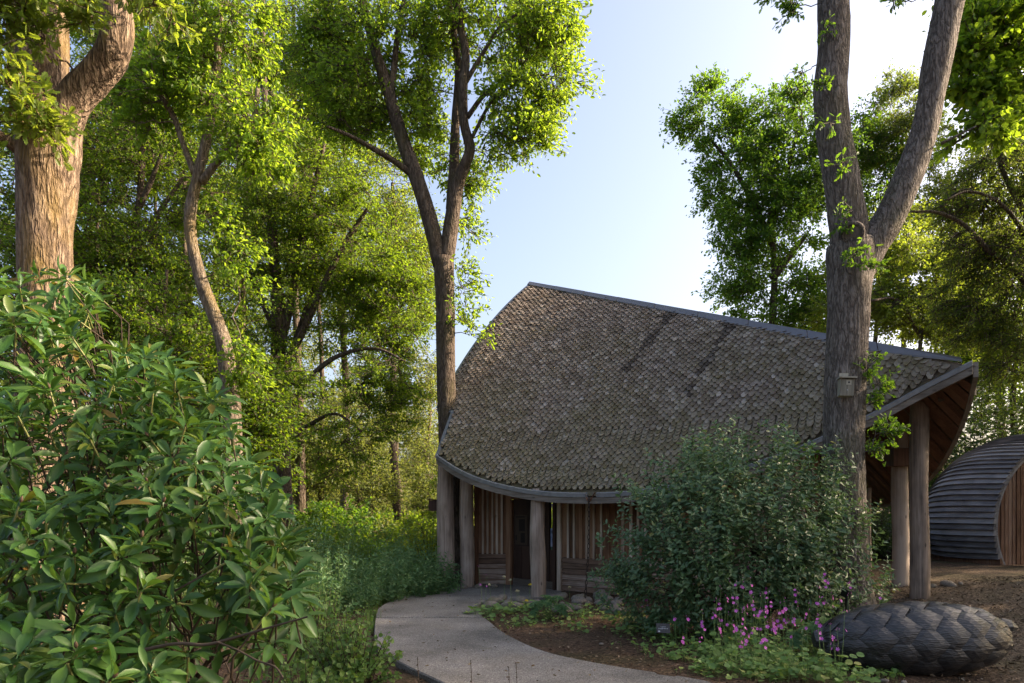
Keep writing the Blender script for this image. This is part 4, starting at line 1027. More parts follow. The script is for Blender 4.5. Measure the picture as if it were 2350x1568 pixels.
t = tree('oak_tree', 'big dark oak with a Y-shaped fork and a nest box, in front of the roof', 'tree',
     [(1942, 1446, 10, 125), (1938, 1330, 10, 106), (1935, 1200, 10, 101), (1934, 1060, 10, 99), (1937, 900, 10, 98), (1943, 760, 10, 98), (1947, 670, 10, 104), (1950, 600, 10, 116), (1950, 560, 10, 112)],
     [[(1952, 620, 10, 90), (1946, 540, 10, 92), (1938, 470, 10, 88), (1922, 380, 10, 84), (1908, 290, 10, 80), (1903, 210, 10, 80), (1910, 110, 10, 76), (1908, 0, 10, 74), (1900, -170, 10, 66), (1870, -420, 10, 46)],
      [(1962, 630, 10, 88), (2000, 560, 9.98, 84), (2035, 510, 9.95, 78), (2068, 445, 9.9, 74), (2095, 380, 9.9, 71), (2122, 300, 9.9, 67), (2138, 220, 9.9, 66), (2152, 140, 9.9, 74), (2168, 60, 9.9, 74), (2182, -20, 9.9, 72), (2205, -200, 9.9, 60), (2240, -430, 9.8, 44)],
      [(2160, 330, 9.9, 9), (2200, 310, 9.8, 6), (2240, 290, 9.7, 4)]],
     [(1828, 14, 9.8, 30, 18, 5), (1790, -10, 9.8, 40, 16, 4), (2075, -6, 9.9, 40, 14, 4), (1760, -520, 10, 200, 90, 12), (2250, -420, 10, 220, 90, 14), (1960, -640, 10, 260, 90, 12), (2400, -200, 10.5, 200, 160, 50),
      (1945, 490, 9.62, 12, 50, 3), (1925, 390, 9.62, 8, 30, 2), (1895, 185, 9.6, 16, 16, 2), (1903, 290, 9.6, 8, 20, 1), (1985, 610, 9.6, 22, 16, 3), (1962, 585, 9.6, 14, 10, 2), (1830, 190, 10.5, 36, 30, 6), (1845, 230, 10.5, 30, 40, 4),
      (1995, 850, 9.75, 16, 24, 4), (2015, 880, 9.75, 20, 16, 4), (1992, 920, 9.75, 12, 20, 3), (2022, 1000, 9.8, 26, 18, 5), (2048, 985, 9.8, 18, 14, 3), (1998, 1025, 9.8, 12, 14, 2), (1868, 1040, 9.9, 18, 8, 2), (2070, 415, 10.2, 30, 40, 4), (1900, 90, 9.7, 10, 20, 1)],
     'oak', T_oak(), .080, .62, 5, 7, .17, bark_grey, 'big leafy trees', .6, .05, k=26, lump=.010, br=.012)
sc_p = P(1957, 549, 10); sc_n = nrmz(np.array([0, 0, 1.7])+np.array([0, 0, 0])-sc_p); sc_c = sc_p+nrmz(sc_n*[1, 1, .3])*.345
mb = MB(); a = np.linspace(0, 2*PI, 17)[:-1]; e1 = nrmz(np.cross(sc_n, [0, 0, 1.])); e2 = np.cross(e1, sc_n)
G_ = np.stack([sc_c+(np.cos(a)[:, None]*e1+np.sin(a)[:, None]*e2)*r+sc_n*dd for r, dd in ((.165, -.06), (.15, .02), (.115, .035), (.10, .005))]); G_ = np.concatenate([G_, G_[:, :1]], 1); sheet(mb, G_); mb.build('scar_collar', bark_grey, t, True)
mb = MB(); mb.add(np.vstack([sc_c+(np.cos(a)[:, None]*e1+np.sin(a)[:, None]*e2)*.103+sc_n*.006]), np.arange(16)[None]); mb.build('branch_scar', woodmat('scar_wood', (.05, .042, .036), (.11, .098, .085), (.17, .155, .14)), t)

bgtree('dense oak with a dark trunk standing behind the ridge, left of the Y-shaped oak', 1772, 36.0, 32, 480,
       [(1640, 270, 36.0, 80, 70, 60), (1700, 390, 36.0, 90, 110, 95), (1800, 320, 36.0, 90, 110, 90), (1790, 520, 36.0, 100, 110, 100), (1700, 540, 36.0, 65, 70, 45), (1860, 400, 36.0, 80, 130, 70), (1730, 660, 36.0, 45, 50, 18), (1840, 680, 36.0, 60, 70, 50), (1750, 735, 36.0, 70, 36, 22), (1860, 750, 36.0, 70, 50, 34), (1690, 650, 36.0, 45, 60, 20), (1940, 330, 37.0, 70, 80, 45), (2000, 420, 37.0, 60, 90, 45), (1575, 270, 35.5, 28, 30, 6)],
       leaf='oak', L=.165, cr=.88, name='oak_tree', group='trees behind the pavilion', tmpl=T_oval(), limbs=[[(1772, 640, 36.0, 22), (1810, 590, 35.8, 16), (1850, 540, 35.6, 10)], [(1772, 560, 36.0, 20), (1730, 470, 36.0, 14), (1680, 380, 36.0, 9), (1630, 320, 36.0, 6)], [(1772, 520, 36.0, 18), (1800, 420, 36.0, 12), (1830, 300, 36.0, 8)]], flat=.6)
bgtree('yellow-lit young tree just behind the ridge right of the Y-shaped trunk', 2110, 24, 20, 640,
       [(2040, 700, 24, 60, 60, 45), (2120, 720, 24, 80, 60, 55), (2080, 600, 24, 70, 60, 40), (2190, 760, 24, 50, 50, 26), (2010, 560, 24, 40, 50, 22), (2170, 640, 24, 60, 60, 30)],
       leaf='oak_lit', L=.12, cr=.6, name='oak_tree', group='trees behind the pavilion', limbs=[[(2110, 770, 24, 10), (2060, 690, 23.5, 8), (2000, 690, 23, 6)]])
bgtree('sunny oak crown behind the right end of the ridge', 2010, 33, 20, 560,
       [(1990, 640, 33, 70, 70, 60), (2060, 560, 33, 70, 80, 55), (2100, 720, 33, 90, 60, 60), (2200, 620, 33, 80, 110, 70), (2230, 780, 33, 70, 60, 50), (1930, 740, 33, 60, 50, 30)], leaf='oak_lit', L=.16, cr=.85, name='oak_tree', group='trees behind the pavilion')
bgtree('high leafy tree closing the gap at the right edge behind the birch', 2300, 35, 24, 420,
       [(2290, 450, 35, 110, 130, 90), (2340, 250, 35, 90, 120, 60), (2330, 650, 35, 90, 110, 70), (2180, 470, 35, 50, 70, 25)], leaf='oak_lit', L=.16, cr=.9, name='oak_tree', group='trees at the right edge')
bgtree('spreading birch with dark drooping branches at the right edge', 2395, 16, 44, 200,
       [(2290, 420, 16, 80, 80, 42), (2330, 620, 16, 80, 110, 60), (2240, 560, 16, 70, 60, 26), (2260, 740, 16, 60, 60, 28), (2330, 800, 16, 50, 80, 34), (2330, 300, 16.5, 60, 80, 36), (2450, 500, 16, 110, 260, 90), (2180, 470, 16, 50, 30, 12), (2200, 690, 16.5, 50, 50, 25)],
       leaf='birch', L=.062, cr=.46, name='birch_tree', group='trees at the right edge', limbs=[[(2390, 700, 16, 22), (2330, 620, 15.9, 17), (2270, 575, 15.8, 14), (2210, 515, 15.7, 11), (2150, 488, 15.6, 8), (2090, 486, 15.5, 6)], [(2390, 560, 16, 20), (2340, 470, 16, 16), (2300, 390, 16, 12), (2285, 330, 16, 9), (2240, 270, 16, 6)], [(2390, 600, 16, 16), (2310, 480, 15.5, 10), (2230, 440, 15.3, 7), (2170, 460, 15.2, 5)]], twigs=9, per=16, flat=.7, droop=.35)
bgtree('feathery birch top showing between the two limbs of the Y-shaped oak', 2075, 36, 16, 260,
       [(2060, 240, 36, 50, 70, 60), (2040, 330, 36, 45, 60, 40), (2110, 330, 36, 50, 90, 50), (2090, 470, 36, 70, 90, 50)], leaf='birch', L=.12, cr=.7, name='birch_tree', group='trees at the right edge', flat=.8, droop=.3, twigs=8, per=13)
bgtree('shadowed maple with broad dark leaves hanging at the upper right corner', 2470, 12.5, 40, -200,
       [(2290, 60, 12.5, 90, 80, 38), (2330, 170, 12.5, 70, 70, 28), (2250, 190, 12.3, 50, 40, 18), (2230, 110, 12.3, 35, 60, 16), (2440, 100, 12.5, 120, 200, 50), (2260, 290, 12.2, 50, 36, 14), (2330, -90, 12.5, 160, 80, 50)],
       leaf='oak_mid', L=.12, cr=.40, name='maple_tree', group='trees at the right edge', tmpl=T_oval(), wl=.8, limbs=[[(2460, 250, 12.5, 24), (2380, 200, 12.5, 14), (2300, 160, 12.4, 8), (2235, 150, 12.3, 5)], [(2460, 330, 12.5, 18), (2360, 300, 12.4, 10), (2240, 290, 12.2, 6)]], flat=.35, twigs=6, per=11)
bgtree('tall leafy tree closing the view behind the slatted pod', 2330, 27, 26, 700,
       [(2280, 900, 27, 110, 90, 80), (2330, 760, 27, 90, 120, 90), (2230, 800, 27, 70, 80, 40), (2400, 900, 27, 120, 120, 60), (2180, 880, 27, 40, 50, 20)], leaf='beech', L=.12, cr=.75, group='trees at the right edge')
for x, y, h, lab in ((22, 19, 15, 'tall unseen shade tree outside the right of the clearing'), (21, 11, 14, 'unseen leafy shade tree on the right hand bank'), (30, 23, 17, 'high unseen shade tree behind the pod'), (17.5, 8, 11, 'unseen leafy shade tree beside the chip bank'), (26, 14, 15, 'tall unseen shade tree up the bank'), (15.5, 5.2, 13, 'unseen leafy shade tree close by the right of the path')):  # trees out of view, added to shade the ground and shrubs
    px = 1175+x/y*F; zt = 1180-(h*.62-1.7)/y*F; s_ = F/y
    bgtree(lab, px, y, .45*s_, zt, [(px, zt, y, 3.4*s_, h*.34*s_, 170), (px-1.2*s_, zt+h*.32*s_, y, 2.8*s_, h*.16*s_, 70)], leaf='oak', L=.16, cr=.9, name='oak_tree', group='unseen shade trees on the right bank', tw=False)
print('trees done')

# ================================================================== SHRUBS AND PLANTS
def shoots(bases, tips, per, L, t0=.3, arch=.25, lean=.35, W=.55):
    """leaf frames along curved shoots; returns pos, axis, normal, length and the stem polylines"""
    n = len(bases); d = tips-bases; ln = np.linalg.norm(d, axis=1)
    mid = bases+d*.5; mid[:, 2] += arch*ln*.3; mid[:, :2] -= d[:, :2]*.10
    tq = np.linspace(0, 1, 6)[None, :, None]
    st = bases[:, None]*(1-tq)**2+2*mid[:, None]*tq*(1-tq)+tips[:, None]*tq**2
    t = np.linspace(t0, 1, per)[None]+rng.uniform(-.02, .02, (n, per)); t_ = t[..., None]
    pos = bases[:, None]*(1-t_)**2+2*mid[:, None]*t_*(1-t_)+tips[:, None]*t_**2
    tan = nrmz(2*(1-t_)*(mid-bases)[:, None]+2*t_*(tips-mid)[:, None])
    az = np.arange(per)[None]*2.4+rng.uniform(0, 6, (n, 1))+rng.normal(size=(n, per))*.3
    ref = nrmz(np.cross(tan, np.array([.31, .95, .1]))); bi = np.cross(tan, ref)
    out_ = np.cos(az)[..., None]*ref+np.sin(az)[..., None]*bi
    ax = out_+tan*(lean+.5*np.maximum(0, t_-.85)*6)+rng.normal(size=out_.shape)*.15
    nr = tan*.8+out_*.25+np.array([.1, -.35, .4])+rng.normal(size=out_.shape)*.5
    Ls = L*rng.uniform(.6, 1.2, (n, per))*(1-.45*np.clip((t-.9)/.1, 0, 1))
    return pos.reshape(-1, 3), ax.reshape(-1, 3), nr.reshape(-1, 3), Ls.reshape(-1), st

def dome_tips(b, r, h, n, lo=.55, front=True):
    k = np.sqrt(rng.uniform(0, 1, n)); az = rng.uniform(0, 2*PI, n)
    z = h*np.sqrt(np.clip(1-k**2*.86, 0, 1))*rng.uniform(lo, 1.05, n)
    return np.asarray(b)+np.c_[r*k*np.cos(az), r*k*np.sin(az), z]

def bush(name, label, cat, b, r, h, n, per, L, leaf, tmpl, W=.55, group=None, nparts=0, lo=.5, t0=.3, stem=None, sr=.004, arch=.25, lean=.35, spread=.25):
    b = np.asarray(b, float); t = thing(name, b, label, cat, group)
    tips = dome_tips(b, r, h, n, lo); bases = b+(tips-b)*np.array([spread, spread, 0])+rng.normal(size=tips.shape)*[.05, .05, 0]
    pos, ax, nr, Ls, st = shoots(bases, tips, per, L, t0, arch, lean)
    tb = MB(); tubes(tb, st, np.linspace(sr*1.6, sr*.5, 6)[None]*np.ones((n, 1)), 4); tb.build('stems', stem or twig, t, True)
    if nparts: leaf_parts('leaf', t, tmpl, G[leaf], pos, ax, nr, Ls, Ls*W, nparts)
    else:
        mb = MB(); leaves(mb, tmpl, pos, ax, nr, Ls, Ls*W); mb.build('foliage', G[leaf], t, False)
    return t
def at(px, d, dz=0): x = (px-1175)/F*d; return (x, d, float(ground_h(x, d))+dz)
def poly_samples(poly, n):
    poly = np.array(poly, float); lo, hi = poly.min(0), poly.max(0); out = np.zeros((0, 2))
    while len(out) < n:
        q = rng.uniform(lo, hi, (n*2, 2)); out = np.vstack([out, q[inpoly(q[:, 0], q[:, 1], poly)]])
    return out[:n]

# --- rhododendron, foreground left
rh = thing('rhododendron', (-2.0, 3.9, -.05), 'large rhododendron with long glossy leaves in whorls, filling the lower left', 'shrub')
RP = [(-60, 615), (60, 590), (140, 612), (215, 660), (225, 720), (190, 790), (300, 800), (370, 790), (430, 860), (490, 880), (535, 960), (545, 1010), (600, 1060), (615, 1110), (640, 1160), (655, 1215), (685, 1290), (695, 1350), (685, 1420), (640, 1450), (600, 1500), (480, 1480), (430, 1540), (440, 1620), (-60, 1640)]
q = np.vstack([poly_samples(RP, 420), poly_samples(RP, 150)])
edge_top = np.interp(q[:, 0], [-60, 140, 215, 300, 430, 545, 655, 700], [600, 600, 660, 790, 850, 980, 1210, 1300])
below = np.clip((q[:, 1]-edge_top)/500, 0, 1)
dd = 4.3-1.55*np.clip((q[:, 1]-600)/950, 0, 1)+rng.uniform(-.15, 1.5, len(q))*(.4+.6*below)
dd[420:] = 5.0+rng.uniform(-.3, .8, 150)
ctr = np.array([P(a, b, c) for (a, b), c in zip(q, dd)]); ctr = ctr[ctr[:, 2] > .12]; n = len(ctr)
axis = nrmz(np.array([.22, -.42, .85])+rng.normal(size=(n, 3))*.33+np.c_[(ctr[:, 0]+2.1)*.15, np.zeros(n), np.zeros(n)])
nl = 11; e1 = nrmz(np.cross(axis, [.3, .9, .2])); e2 = np.cross(axis, e1)
az = np.arange(nl)[None]*2.399+rng.uniform(0, 6, (n, 1)); lay = np.linspace(0, 1, nl)[None]+rng.normal(size=(n, nl))*.06
young = rng.random((n, 1)) < .6
pol = np.where(young, np.radians(28+62*lay), np.radians(62+58*lay))
dirv = np.cos(pol)[..., None]*axis[:, None]+np.sin(pol)[..., None]*(np.cos(az)[..., None]*e1[:, None]+np.sin(az)[..., None]*e2[:, None])
dirv[..., 2] -= 0.06+.14*np.where(young, 0, lay)*rng.random((n, nl)); dirv += rng.normal(size=dirv.shape)*.10; dirv = nrmz(dirv)
pos = ctr[:, None]-axis[:, None]*(.055*lay)[..., None]+dirv*.012
nr = axis[:, None]*1.0-dirv*.2+rng.normal(size=dirv.shape)*.28+np.array([0, 0, .25])
Ls = (rng.uniform(.105, .19, (n, nl))*np.where(young, .9, 1.05)*(0.8+.25*lay)).ravel()
leaf_parts('leaf', rh, T_long(.20), G['rhodo'], pos.reshape(-1, 3), dirv.reshape(-1, 3), nr.reshape(-1, 3), Ls, Ls*rng.uniform(.27, .36, len(Ls)), 300)
# shoots and branches
hub = np.array([[-2.6, 4.3, .9], [-1.9, 4.1, .7], [-1.6, 4.2, .5], [-2.3, 5.3, 1.5], [-3.0, 5.3, 2.1], [-1.6, 4.5, .6], [-1.8, 5.0, 1.2], [-1.6, 3.8, .3], [-2.1, 3.5, .4]])
tb = MB(); tip_ = ctr-axis*.02; b1 = ctr-axis*rng.uniform(.18, .38, (n, 1))
hb_ = hub[np.argmin(np.linalg.norm(ctr[:, None]-hub[None], axis=2)+.6*np.maximum(0, hub[None, :, 2]-ctr[:, None, 2]), 1)]
m1 = b1*.55+hb_*.45+rng.normal(size=b1.shape)*.08
lk_ = rng.random(n) < .22
tubes(tb, np.stack([tip_, tip_*.5+b1*.5, b1, b1*.85+hb_*.15], 1), np.array([.004, .0045, .005, .006])[None]*np.ones((n, 1)), 5)
m2 = m1+rng.normal(size=m1.shape)*.06
tubes(tb, catmulls(np.stack([b1, m1, m2*.6+hb_*.4, hb_], 1)[lk_]), np.linspace(.0045, .009, 10)[None]*np.ones((lk_.sum(), 1)), 5)
kind(tb.build('twigs', twig, rh, True), 'stuff')
tb = MB(); tubes(tb, np.stack([tip_, ctr-axis*.06, ctr-axis*.14], 1), np.array([.0052, .0056, .006])[None]*np.ones((n, 1)), 5); kind(tb.build('green_shoots', stemy, rh, True), 'stuff')
for h_ in hub:
    q_ = catmull(np.array([[-2.1, 4.1, -.1], [-2.1+.35*(h_[0]+2.1), 4.1, .25*h_[2]], h_*[.8, 1, .7]+[-.42, 0, 0], h_]), 6)
    mb = MB(); tubes(mb, q_, np.linspace(.028, .010, len(q_)), 7, 0, .03); mb.build('branch', twig, rh, True)
ql, rl_ = line([(300, 1500, 2.9, 13), (400, 1478, 2.85, 10), (470, 1480, 2.82, 9), (530, 1466, 2.8, 8), (620, 1440, 2.75, 6), (705, 1416, 2.7, 4)], 8); mb = MB(); tubes(mb, ql, rl_, 6, 0, .03); mb.build('branch', twig, rh, True)
ql, rl_ = line([(500, 1474, 2.8, 6), (545, 1492, 2.78, 5), (590, 1516, 2.75, 5), (630, 1530, 2.72, 4), (650, 1556, 2.7, 3)], 8); mb = MB(); tubes(mb, ql, rl_, 6, 0, .03); mb.build('branch', twig, rh, True)
budm = flatmat('brown_bud', (.09, .055, .035), .7, .3, 0, .3, 60)
mb = MB(); a = np.linspace(0, PI, 5); tubes(mb, [[0, 0, 0], [0, 0, .008], [0, 0, .018], [0, 0, .028], [0, 0, .036]], [.002, .007, .009, .006, .001], 7); bud = mb.mesh('bud', budm, True)
for i in np.argsort(ctr[:, 1])[:220:5]:
    M = Matrix.Translation(Vector(ctr[i])) @ Vector(axis[i]).to_track_quat('Z', 'Y').to_matrix().to_4x4(); obj('bud', bud, rh, M)

# --- big silvery-green bush in front of the pavilion
el = thing('evergreen_bush', (3.35, 9.7, 0), 'broad grey-green evergreen bush in front of the timber wall', 'shrub')
EPg = [(1392, 1215), (1408, 1160), (1440, 1120), (1490, 1095), (1545, 1050), (1600, 1030), (1650, 1012), (1720, 998), (1790, 1008), (1850, 1035), (1890, 1060), (1945, 1110), (1985, 1170), (2010, 1230), (2025, 1300), (2040, 1350), (2010, 1395), (1950, 1405), (1700, 1440), (1500, 1430), (1420, 1370), (1400, 1300)]
qc = poly_samples(EPg, 95); q = qc[rng.integers(0, 95, 1150)]+rng.normal(size=(1150, 2))*[34, 30]; cx, cy, rx, ry = 1710, 1260, 330, 250
rr = np.clip(((q[:, 0]-cx)/rx)**2+((q[:, 1]-cy)/ry)**2, 0, 1)
dd = 9.75-1.45*np.sqrt(1-rr)+np.where(rng.random(len(q)) < .55, rng.uniform(0, .25, len(q)), rng.uniform(.2, 1.5, len(q)))
tips = np.array([P(a, b, c) for (a, b), c in zip(q, dd)]); tips = tips[tips[:, 2] > .1]; n = len(tips)
up_ = np.array([P(rng.uniform(1420, 1960), 0, 9.4)[[0, 1, 2]] for _ in range(70)]); pxu = 1175+up_[:, 0]/up_[:, 1]*F
up_[:, 2] = 1.7+(1180-(np.interp(pxu, [1400, 1500, 1620, 1720, 1850, 1980], [1150, 1080, 1015, 990, 1020, 1130])-rng.uniform(-60, 50, 70)))/F*up_[:, 1]; up_[:, 1] += rng.uniform(-.6, .3, 70)
tips = np.vstack([tips, up_]); n = len(tips)
ctrb = np.array([3.4, 9.75, .7]); outd = nrmz(tips-ctrb)
sdir = nrmz(outd*.65+np.array([0, -.1, .6])+rng.normal(size=(n, 3))*.28)
bases = tips-sdir*rng.uniform(.30, .55, (n, 1))
pos, ax, nr, Ls, st = shoots(bases, tips, 17, .094, .05, .1, .35)
leaf_parts('leaf', el, T_oval(), G['elae'], pos, ax, nr, Ls, Ls*.50, 300)
tb = MB(); tubes(tb, st, np.linspace(.0032, .0014, 6)[None]*np.ones((n, 1)), 4)
hubs = np.array([3.3, 9.8, 0])+np.clip(rng.normal(size=(40, 3))*[.6, .25, 0], -.85, .85)+[0, 0, .55]; hubs[:, 2] = rng.uniform(.3, 1.6, 40)
hi = hubs[np.argmin(np.linalg.norm(bases[:, None]-hubs[None], axis=2), 1)]
ln_ok = np.linalg.norm(bases-hi, axis=1) < .75; bases, hi = bases[ln_ok], hi[ln_ok]; n = len(bases)
tubes(tb, np.stack([bases, bases*.5+hi*.5+rng.normal(size=bases.shape)*.05, hi], 1), np.array([.0032, .0045, .007])[None]*np.ones((n, 1)), 4)
tubes(tb, np.stack([hubs, hubs*.5+np.array([3.4, 9.8, .1])*.5, np.array([3.4, 9.8, -.1])*np.ones((40, 1))], 1), np.array([.014, .02, .028])[None]*np.ones((40, 1)), 5)
tb.build('stems', twig, el, True)

# --- shrubs and herbs left of the path
for i, (px, d, r, h, n, lab) in enumerate([
    (985, 14.6, .75, 1.15, 80, 'leafy green herb clump right beside the leftmost log post'), (930, 14.2, .8, 1.2, 85, 'leafy herb clump second from the leftmost log post'),
    (870, 13.4, .8, 1.2, 85, 'leafy herb clump in the middle of the bed along the path'), (800, 12.6, .8, 1.25, 85, 'leafy herb clump where the path bends left'),
    (740, 11.6, .75, 1.2, 80, 'leafy herb clump behind the bright currant bush'), (900, 15.2, .8, 1.25, 70, 'herb clump at the back of the bed behind the path'), (1010, 15.3, .5, .9, 40, 'small herb clump in front of the dark oak stem')]):
    bush('leafy_herb', lab, 'plant', at(px, d), r, h, n, 17, .10, 'herb', T_oval(), .42, 'herbs along the path', 0, .45, .12, stemg, .003, .3, .5, .6)
for i, (px, d, r, h, n, lab) in enumerate([
    (700, 14.5, 1.3, 2.1, 170, 'rounded green shrub below the beech trunk'), (600, 13, 1.3, 2.3, 170, 'tall green shrub right of the rhododendron tip'), (820, 17, 1.5, 2.2, 170, 'shrub in the sun gap behind the herb bed'),
    (940, 18.5, 1.1, 1.6, 110, 'low shrub behind the herb bed near the log posts'), (480, 11, 1.3, 2.4, 150, 'shrub hidden behind the rhododendron middle'), (300, 10, 1.5, 2.6, 150, 'shrub behind the rhododendron left of the S-shaped tree')]):
    bush('shrub', lab, 'shrub', at(px, d), r, h, n, 22, .085, ['herb', 'dark', 'lime', 'herb', 'dark', 'dark'][i], T_oval(), .5, 'undergrowth shrubs', 0, .3, .1, stemg, .003, .4, .4, .45)
und = thing('yellow_shrub', at(985, 21), 'yellow-lit rhododendron glimpsed beside the leftmost post', 'shrub')
tips = dome_tips(at(985, 21), 1.3, 2.4, 90); bs = np.array(at(985, 21))+(tips-np.array(at(985, 21)))*[.3, .3, 0]; pos, ax, nr, Ls, st = shoots(bs, tips, 14, .15, .4); mb = MB(); leaves(mb, T_oval(), pos, ax, nr, Ls, Ls*.35); mb.build('foliage', G['oak_lit'], und); tb = MB(); tubes(tb, st, np.linspace(.01, .004, 6)[None]*np.ones((90, 1)), 4); tb.build('stems', twig, und)
k_ = 0
for px, d in ((120, 13), (200, 18), (420, 19), (520, 22), (60, 16), (640, 24), (330, 24), (760, 25), (860, 27), (960, 26), (1090, 24), (1180, 27), (560, 30), (380, 33), (700, 33), (860, 36), (1000, 34), (160, 29), (1250, 33), (500, 16), (-60, 12), (-140, 20)):
    h_ = (2.6+.035*d)*rng.uniform(.55, 1.35); b0 = base_py(d, px); m_ = F/d
    bgtree('wild green shrub in the undergrowth between the trees of the wood', px, d, .10*m_, b0-h_*.8*m_, [(px, b0-h_*.42*m_, d, (1.5+.03*d)*m_, h_*.46*m_, 75)], leaf=['dark', 'lime', 'herb', 'oak_lit'][k_ % 4] if d < 21 else ['far', 'beech', 'oak_lit', 'oak'][k_ % 4], L=.085+.0025*d, cr=.34+.010*d, name='shrub', group='wild shrubs between the trees', tmpl=T_oval() if d < 24 else T_kite(), flat=.5, cat='shrub', tw=d < 24); k_ += 1
for i, (px, d, r, h, n, lab) in enumerate([
    (800, 6.9, .55, .85, 120, 'bright green currant bush at the left edge of the path'), (730, 7.9, .55, 1.0, 110, 'bright green currant bush behind the front one by the path'), (690, 5.6, .5, .62, 90, 'low bright currant bush under the tip of the rhododendron'),
    (600, 4.7, .5, .50, 80, 'low green bush under the long bare rhododendron branch'), (770, 5.6, .35, .42, 55, 'small bright bush at the bottom, nearest the path edge')]):
    bush('currant_bush', lab, 'shrub', at(px, d), r, h, n, 12, .055, 'lime', T_round(), .95, 'currant bushes by the path', 0, .35, .3, twig, .004, .25, .5, .4)
# grass fringe
def grass(name, pts, h, mat):
    n = len(pts); az = rng.uniform(0, 2*PI, n); ln = h*rng.uniform(.5, 1.2, n)
    ax = np.c_[np.cos(az)*.35, np.sin(az)*.35, np.ones(n)]+rng.normal(size=(n, 3))*.12
    nr = np.c_[np.cos(az), np.sin(az), np.full(n, -.3)]
    T = (np.array([[0, .5, 0], [.45, .4, -.02], [.8, .2, -.10], [1, 0, -.2], [.8, -.2, -.10], [.45, -.4, -.02], [0, -.5, 0]]), [np.array([[0, 6, 5, 1], [1, 5, 4, 2]]), np.array([[2, 4, 3]])])
    mb = MB(); leaves(mb, T, pts, ax, nr, ln, np.full(n, .008)*rng.uniform(.7, 1.3, n)); return kind(mb.build(name, mat), 'stuff')
pts = []
for px0, px1, py0, py1, n in ((690, 900, 1368, 1392, 700), (880, 1010, 1352, 1366, 500), (840, 875, 1395, 1450, 160), (560, 760, 1390, 1470, 500)):
    for _ in range(n):
        g_ = gpt(rng.uniform(px0, px1), rng.uniform(py0, py1)); pts.append([g_[0], g_[1], float(ground_h(*g_))-.01])
pts = np.array(pts); pts = pts[~(inpoly(pts[:, 0], pts[:, 1], near) | inpoly(pts[:, 0], pts[:, 1], farpoly))]
grass('grass', pts, .28, G['grass'])

# --- ground cover of small leaves
def cover(name, regs, L, leaf, tmpl=None, W=.9, hmax=.12):
    pos = []
    for px0, px1, py0, py1, n in regs:
        c = np.c_[rng.uniform(px0, px1, max(1, n//14)), rng.uniform(py0, py1, max(1, n//14))]
        for (a, b) in c:
            g_ = gpt(a, b)
            for _ in range(14):
                x, y = g_+rng.normal(size=2)*.11; pos.append([x, y, float(ground_h(x, y))+rng.uniform(.02, hmax)])
    pos = np.array(pos); ok = ~(inpoly(pos[:, 0], pos[:, 1], near) | inpoly(pos[:, 0], pos[:, 1], farpoly)); pos = pos[ok]; n = len(pos)
    Ls = L*rng.uniform(.5, 1.2, n); mb = MB()
    leaves(mb, tmpl or T_round(), pos, rdir(n, .25), np.array([0, -.2, 1])+rng.normal(size=(n, 3))*.35, Ls, Ls*W)
    st = np.stack([np.c_[pos[:, 0]+rng.normal(size=n)*.02, pos[:, 1]+rng.normal(size=n)*.02, ground_h(pos[:, 0], pos[:, 1])-.01], pos], 1); tubes(mb, st, np.full((n, 2), .0015), 3, 1)
    return kind(mb.build(name, [G[leaf], stemg]), 'stuff')
cover('ground_cover', [(1110, 1480, 1400, 1450, 330), (1200, 1440, 1395, 1425, 200), (1430, 1640, 1440, 1520, 420), (1600, 1900, 1500, 1566, 700), (1650, 2060, 1480, 1566, 600), (1880, 2040, 1500, 1566, 260), (1850, 2000, 1380, 1420, 120)], .062, 'mallow')
cover('woodland_ground_cover', [(560, 860, 1440, 1566, 500), (640, 860, 1380, 1440, 420), (880, 1000, 1356, 1372, 160)], .05, 'lime')

# --- clump of round yellow-green leaves where the path turns, and other bed plants
def rosette(name, label, cat, b, n, L, hmax, r, leaf, group=None, tmpl=None, W=1.0):
    t = thing(name, b, label, cat, group); b = np.asarray(b); az = rng.uniform(0, 6.28, n); k = np.sqrt(rng.uniform(0, 1, n))
    pos = b+np.c_[r*k*np.cos(az), r*k*np.sin(az), hmax*(1-.6*k**2)*rng.uniform(.5, 1.1, n)]
    ax = np.c_[np.cos(az), np.sin(az), np.full(n, -.15)]+rng.normal(size=(n, 3))*.3; nr = np.array([0, -.25, 1])+np.c_[np.cos(az), np.sin(az), np.zeros(n)]*.3+rng.normal(size=(n, 3))*.25
    Ls = L*rng.uniform(.6, 1.2, n); m0 = MB().add(*(tmpl or T_round())).mesh('leaf', G[leaf], True)
    X, Y, Z = frames(ax, nr); Ws = Ls*W
    for i in range(n):
        M = Matrix(((X[i][0]*Ls[i], Y[i][0]*Ws[i], Z[i][0]*Ls[i], pos[i][0]), (X[i][1]*Ls[i], Y[i][1]*Ws[i], Z[i][1]*Ls[i], pos[i][1]), (X[i][2]*Ls[i], Y[i][2]*Ws[i], Z[i][2]*Ls[i], pos[i][2]), (0, 0, 0, 1)))
        obj('leaf', m0, t, M)
    tb = MB(); tubes(tb, np.stack([np.tile(b, (n, 1))+rng.normal(size=(n, 3))*[.02, .02, 0], (np.tile(b, (n, 1))+pos)/2+[0, 0, .02], pos], 1), np.full((n, 3), .0025), 4); tb.build('stalks', stemg, t)
    return t
rosette('round_leaf_plant', 'yellow-green round-leaved plant at the inner corner of the path', 'plant', at(1122, 11.6), 46, .10, .26, .36, 'mallow')
rosette('round_leaf_plant', 'yellow-green round-leaved plant between the path corner and the lupin', 'plant', at(1170, 11.9), 34, .10, .24, .34, 'mallow')
rosette('round_leaf_plant', 'pale round-leaved plant in front of the stone heap right of the lupin', 'plant', at(1205, 12.3), 22, .10, .2, .28, 'mallow')
